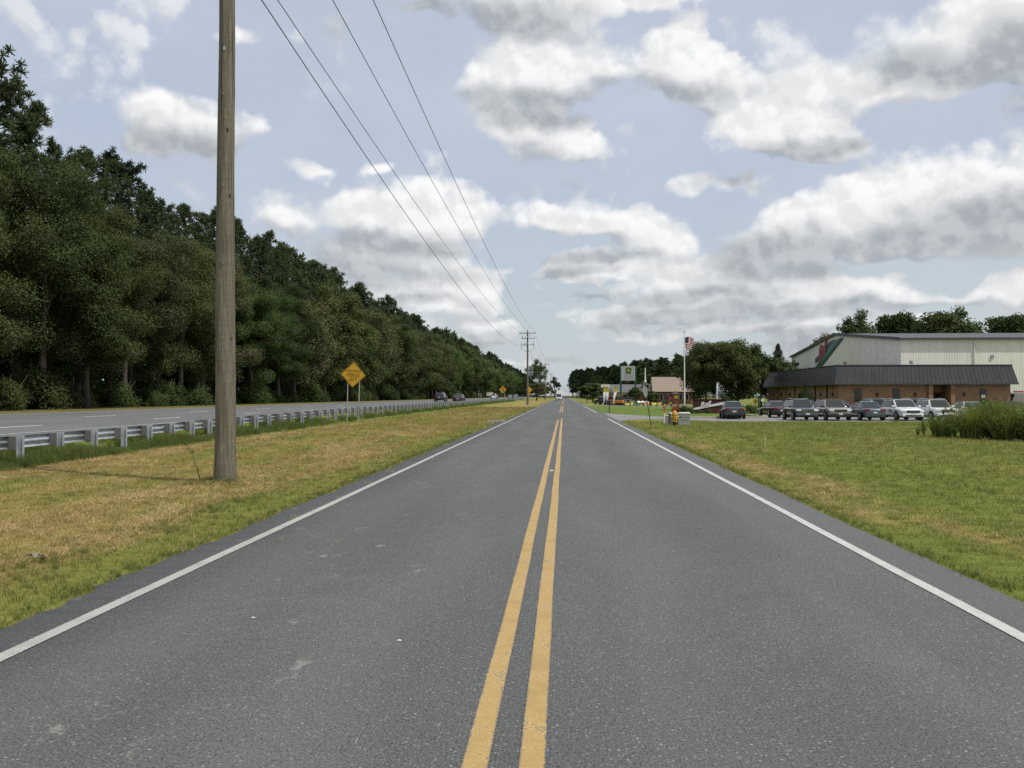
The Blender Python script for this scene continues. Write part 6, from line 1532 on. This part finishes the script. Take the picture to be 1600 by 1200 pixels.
        for f in (-0.19, 0.02, 0.22): MB().box((sx * hw * 0.978, f * L, (zb + bz) / 2 + 0.05), (0.012, 0.012, (bz - zb) * 0.72)).build('door_seam', M_PLAST, t)
        if rails: MB().tube([(sx * wt * 0.93, rt + 0.1, H - 0.02), (sx * wt * 0.93, (rt + ft) / 2, H + 0.05), (sx * wt * 0.93, ft - 0.15, H - 0.01)], 0.018, 6).build('roof_rail', M_STEEL, t)
    zg = S['top'][-2][1] - 0.13
    MB().box((0, L * 0.497, zg), (W * 0.50, 0.07, 0.19)).build('grille', M_PLAST, t, bevel=0.02)
    for k in range(slats): MB().box(((k - (slats - 1) / 2) * W * 0.46 / slats, L * 0.50 + 0.01, zg), (0.05, 0.06, 0.16)).build('grille_slat', M_CHROME, t)
    if chrome: MB().box((0, L * 0.503, zg + 0.06), (W * 0.42, 0.03, 0.025)).build('grille_bar', M_CHROME, t)
    low = M_PLAST if dark_low else body
    MB().box((0, L * 0.488, zb + 0.17), (W * 0.84, 0.16, 0.22), taper=0.97).build('front_bumper', low, t, bevel=0.05)
    MB().box((0, L * 0.505, zb + 0.13), (W * 0.62, 0.05, 0.09)).build('air_intake', M_PLAST, t)
    MB().box((0, -L * 0.490, zb + 0.19), (W * 0.86, 0.16, 0.26), taper=0.97).build('rear_bumper', low, t, bevel=0.05)
    MB().box((0, L * 0.512, zb + 0.24), (0.32, 0.02, 0.14)).build('front_plate', M_PLATE, t)
    MB().box((0, -L * 0.508, 0.62 if S['tail'] == 'low' else 0.80), (0.32, 0.02, 0.15)).build('rear_plate', M_PLATE, t)
    MB().box((0, 0, zb + 0.02), (W * 0.80, L * 0.90, 0.08)).build('underbody', M_PLAST, t)
    return t
def place(t, x, y, rz, label, cat, group, z=None):
    t.location = (x, y, GZ + 0.014 if z is None else z); t.rotation_euler = (0, 0, rz); tag(t, label, cat, group); return t
def again(src, x, y, rz, label, cat, group, z=None): return place(copy_tree(src), x, y, rz, label, cat, group, z)
LOTG = 'cars in the car park'
P_GREY = paint('car_paint_grey_green', (0.082, 0.092, 0.090), 0.5); P_TAN = paint('car_paint_tan', (0.36, 0.325, 0.265), 0.4); P_WHITE = paint('car_paint_white', (0.72, 0.73, 0.73)); P_BLUE = paint('car_paint_slate_blue', (0.062, 0.085, 0.100), 0.5)
P_NAVY = paint('car_paint_dark_grey', (0.035, 0.040, 0.048), 0.5); P_MAROON = paint('car_paint_maroon', (0.040, 0.022, 0.026), 0.4); P_SILVER = paint('car_paint_silver', (0.42, 0.43, 0.44), 0.6); P_BLACK = paint('car_paint_black', (0.016, 0.016, 0.019), 0.2)
place(car_proto('suv', P_GREY, 'parked_suv', False, 7, True), 18.55, 70.9, PI, 'dark grey green SUV with slatted grille, leftmost facing the lawn', 'car', LOTG)
place(car_proto('suv', P_TAN, 'parked_suv', True, 0, False, True), 21.05, 71.0, PI, 'tan SUV parked right of the dark grey SUV', 'car', LOTG)
place(car_proto('sedan', P_BLUE, 'parked_sedan'), 23.65, 71.2, 0, 'slate blue sedan parked with its rear to the lawn', 'car', LOTG)
wh = place(car_proto('hatch', P_WHITE, 'parked_suv', False, 0, True, True), 26.35, 70.9, PI, 'white SUV with dark door lettering parked right of the blue sedan', 'car', LOTG)
text_mesh('Roll', 0.42, 0.004, P_BLUE, 'door_lettering', wh, Matrix.Translation((0.97, 0.25, 0.75)) @ Matrix.Rotation(PI / 2, 4, 'Z') @ Matrix.Rotation(PI / 2, 4, 'X'), shear=0.3)
ws = place(car_proto('suv', P_WHITE, 'parked_suv', False, 0, True, True), 29.0, 71.0, PI, 'white SUV beside the tall grass, second white one from the left', 'car', LOTG)
place(car_proto('sedan', P_WHITE, 'parked_sedan', False, 0, False, True), 31.75, 71.3, PI, 'white sedan mostly hidden behind the tall grass', 'car', LOTG)
sv = place(car_proto('sedan', P_SILVER, 'parked_sedan'), 25.3, 83.0, PI, 'silver sedan in the back row behind the tan SUV', 'car', LOTG)
again(sv, 22.4, 83.0, PI, 'pale sedan in the back row glimpsed between the dark and tan SUVs', 'car', LOTG)
gs = place(car_proto('suv', P_SILVER, 'parked_suv', False, 0, True), 28.0, 82.5, 0, 'silver SUV in the back row behind the blue sedan', 'car', LOTG)
again(gs, 31.6, 82.8, 0, 'silver SUV in the back row between the two white SUVs', 'car', LOTG)
gd = place(car_proto('sedan', P_NAVY, 'parked_sedan'), 35.6, 72.5, PI, 'dark grey sedan behind the weeds at the right edge', 'car', LOTG)
place(car_proto('sedan', P_MAROON, 'parked_sedan'), 18.75, 80.3, 0.05, 'dark maroon sedan parked behind the grey SUV, at the kerb', 'car', LOTG)
again(gd, 14.15, 75.6, -0.10, 'dark sedan on the driveway seen from behind, in front of the brick sign', 'car', LOTG, lot_z(14.1, 75.6) + 0.006)
vn = place(car_proto('van', P_WHITE, 'parked_van'), 50.9, 101.5, 0.3, 'white van with red roof beacon at the right edge beside the office', 'van', LOTG, GZ + 0.01)
MB().box((0, 0.6, 2.38), (1.2, 0.25, 0.14)).build('roof_beacon', M_TAIL, vn, bevel=0.03)
HWG = 'vehicles on the highway'
place(car_proto('suv', P_BLACK, 'suv', False, 0, True), -21.5, 154, 0, 'dark SUV driving away on the highway, left of the black sedan', 'car', HWG, hw_z(-21.5) + 0.015)
place(car_proto('sedan', P_BLACK, 'sedan'), -18.1, 152.5, 0, 'black sedan driving away in the near highway lane', 'car', HWG, hw_z(-18.1) + 0.015)
again(ws, -21.6, 274, 0, 'nearest white car on the highway, under the roadside board', 'car', HWG, hw_z(-21.6) + 0.015)
again(sv, -21.6, 356, 0, 'far silver car on the highway just right of the small merge symbol sign', 'car', HWG, hw_z(-21.6) + 0.015)
again(gs, -21.6, 393, 0, 'farthest silver SUV on the highway, left of the second utility pole', 'car', HWG, hw_z(-21.6) + 0.015)
fv = again(vn, -1.65, 300, PI, 'white van coming towards us far down the road', 'van', None, 0.02)
for o in [o for o in scene.objects if o.name.startswith('roof_beacon') and o.parent is not vn]: bpy.data.objects.remove(o)
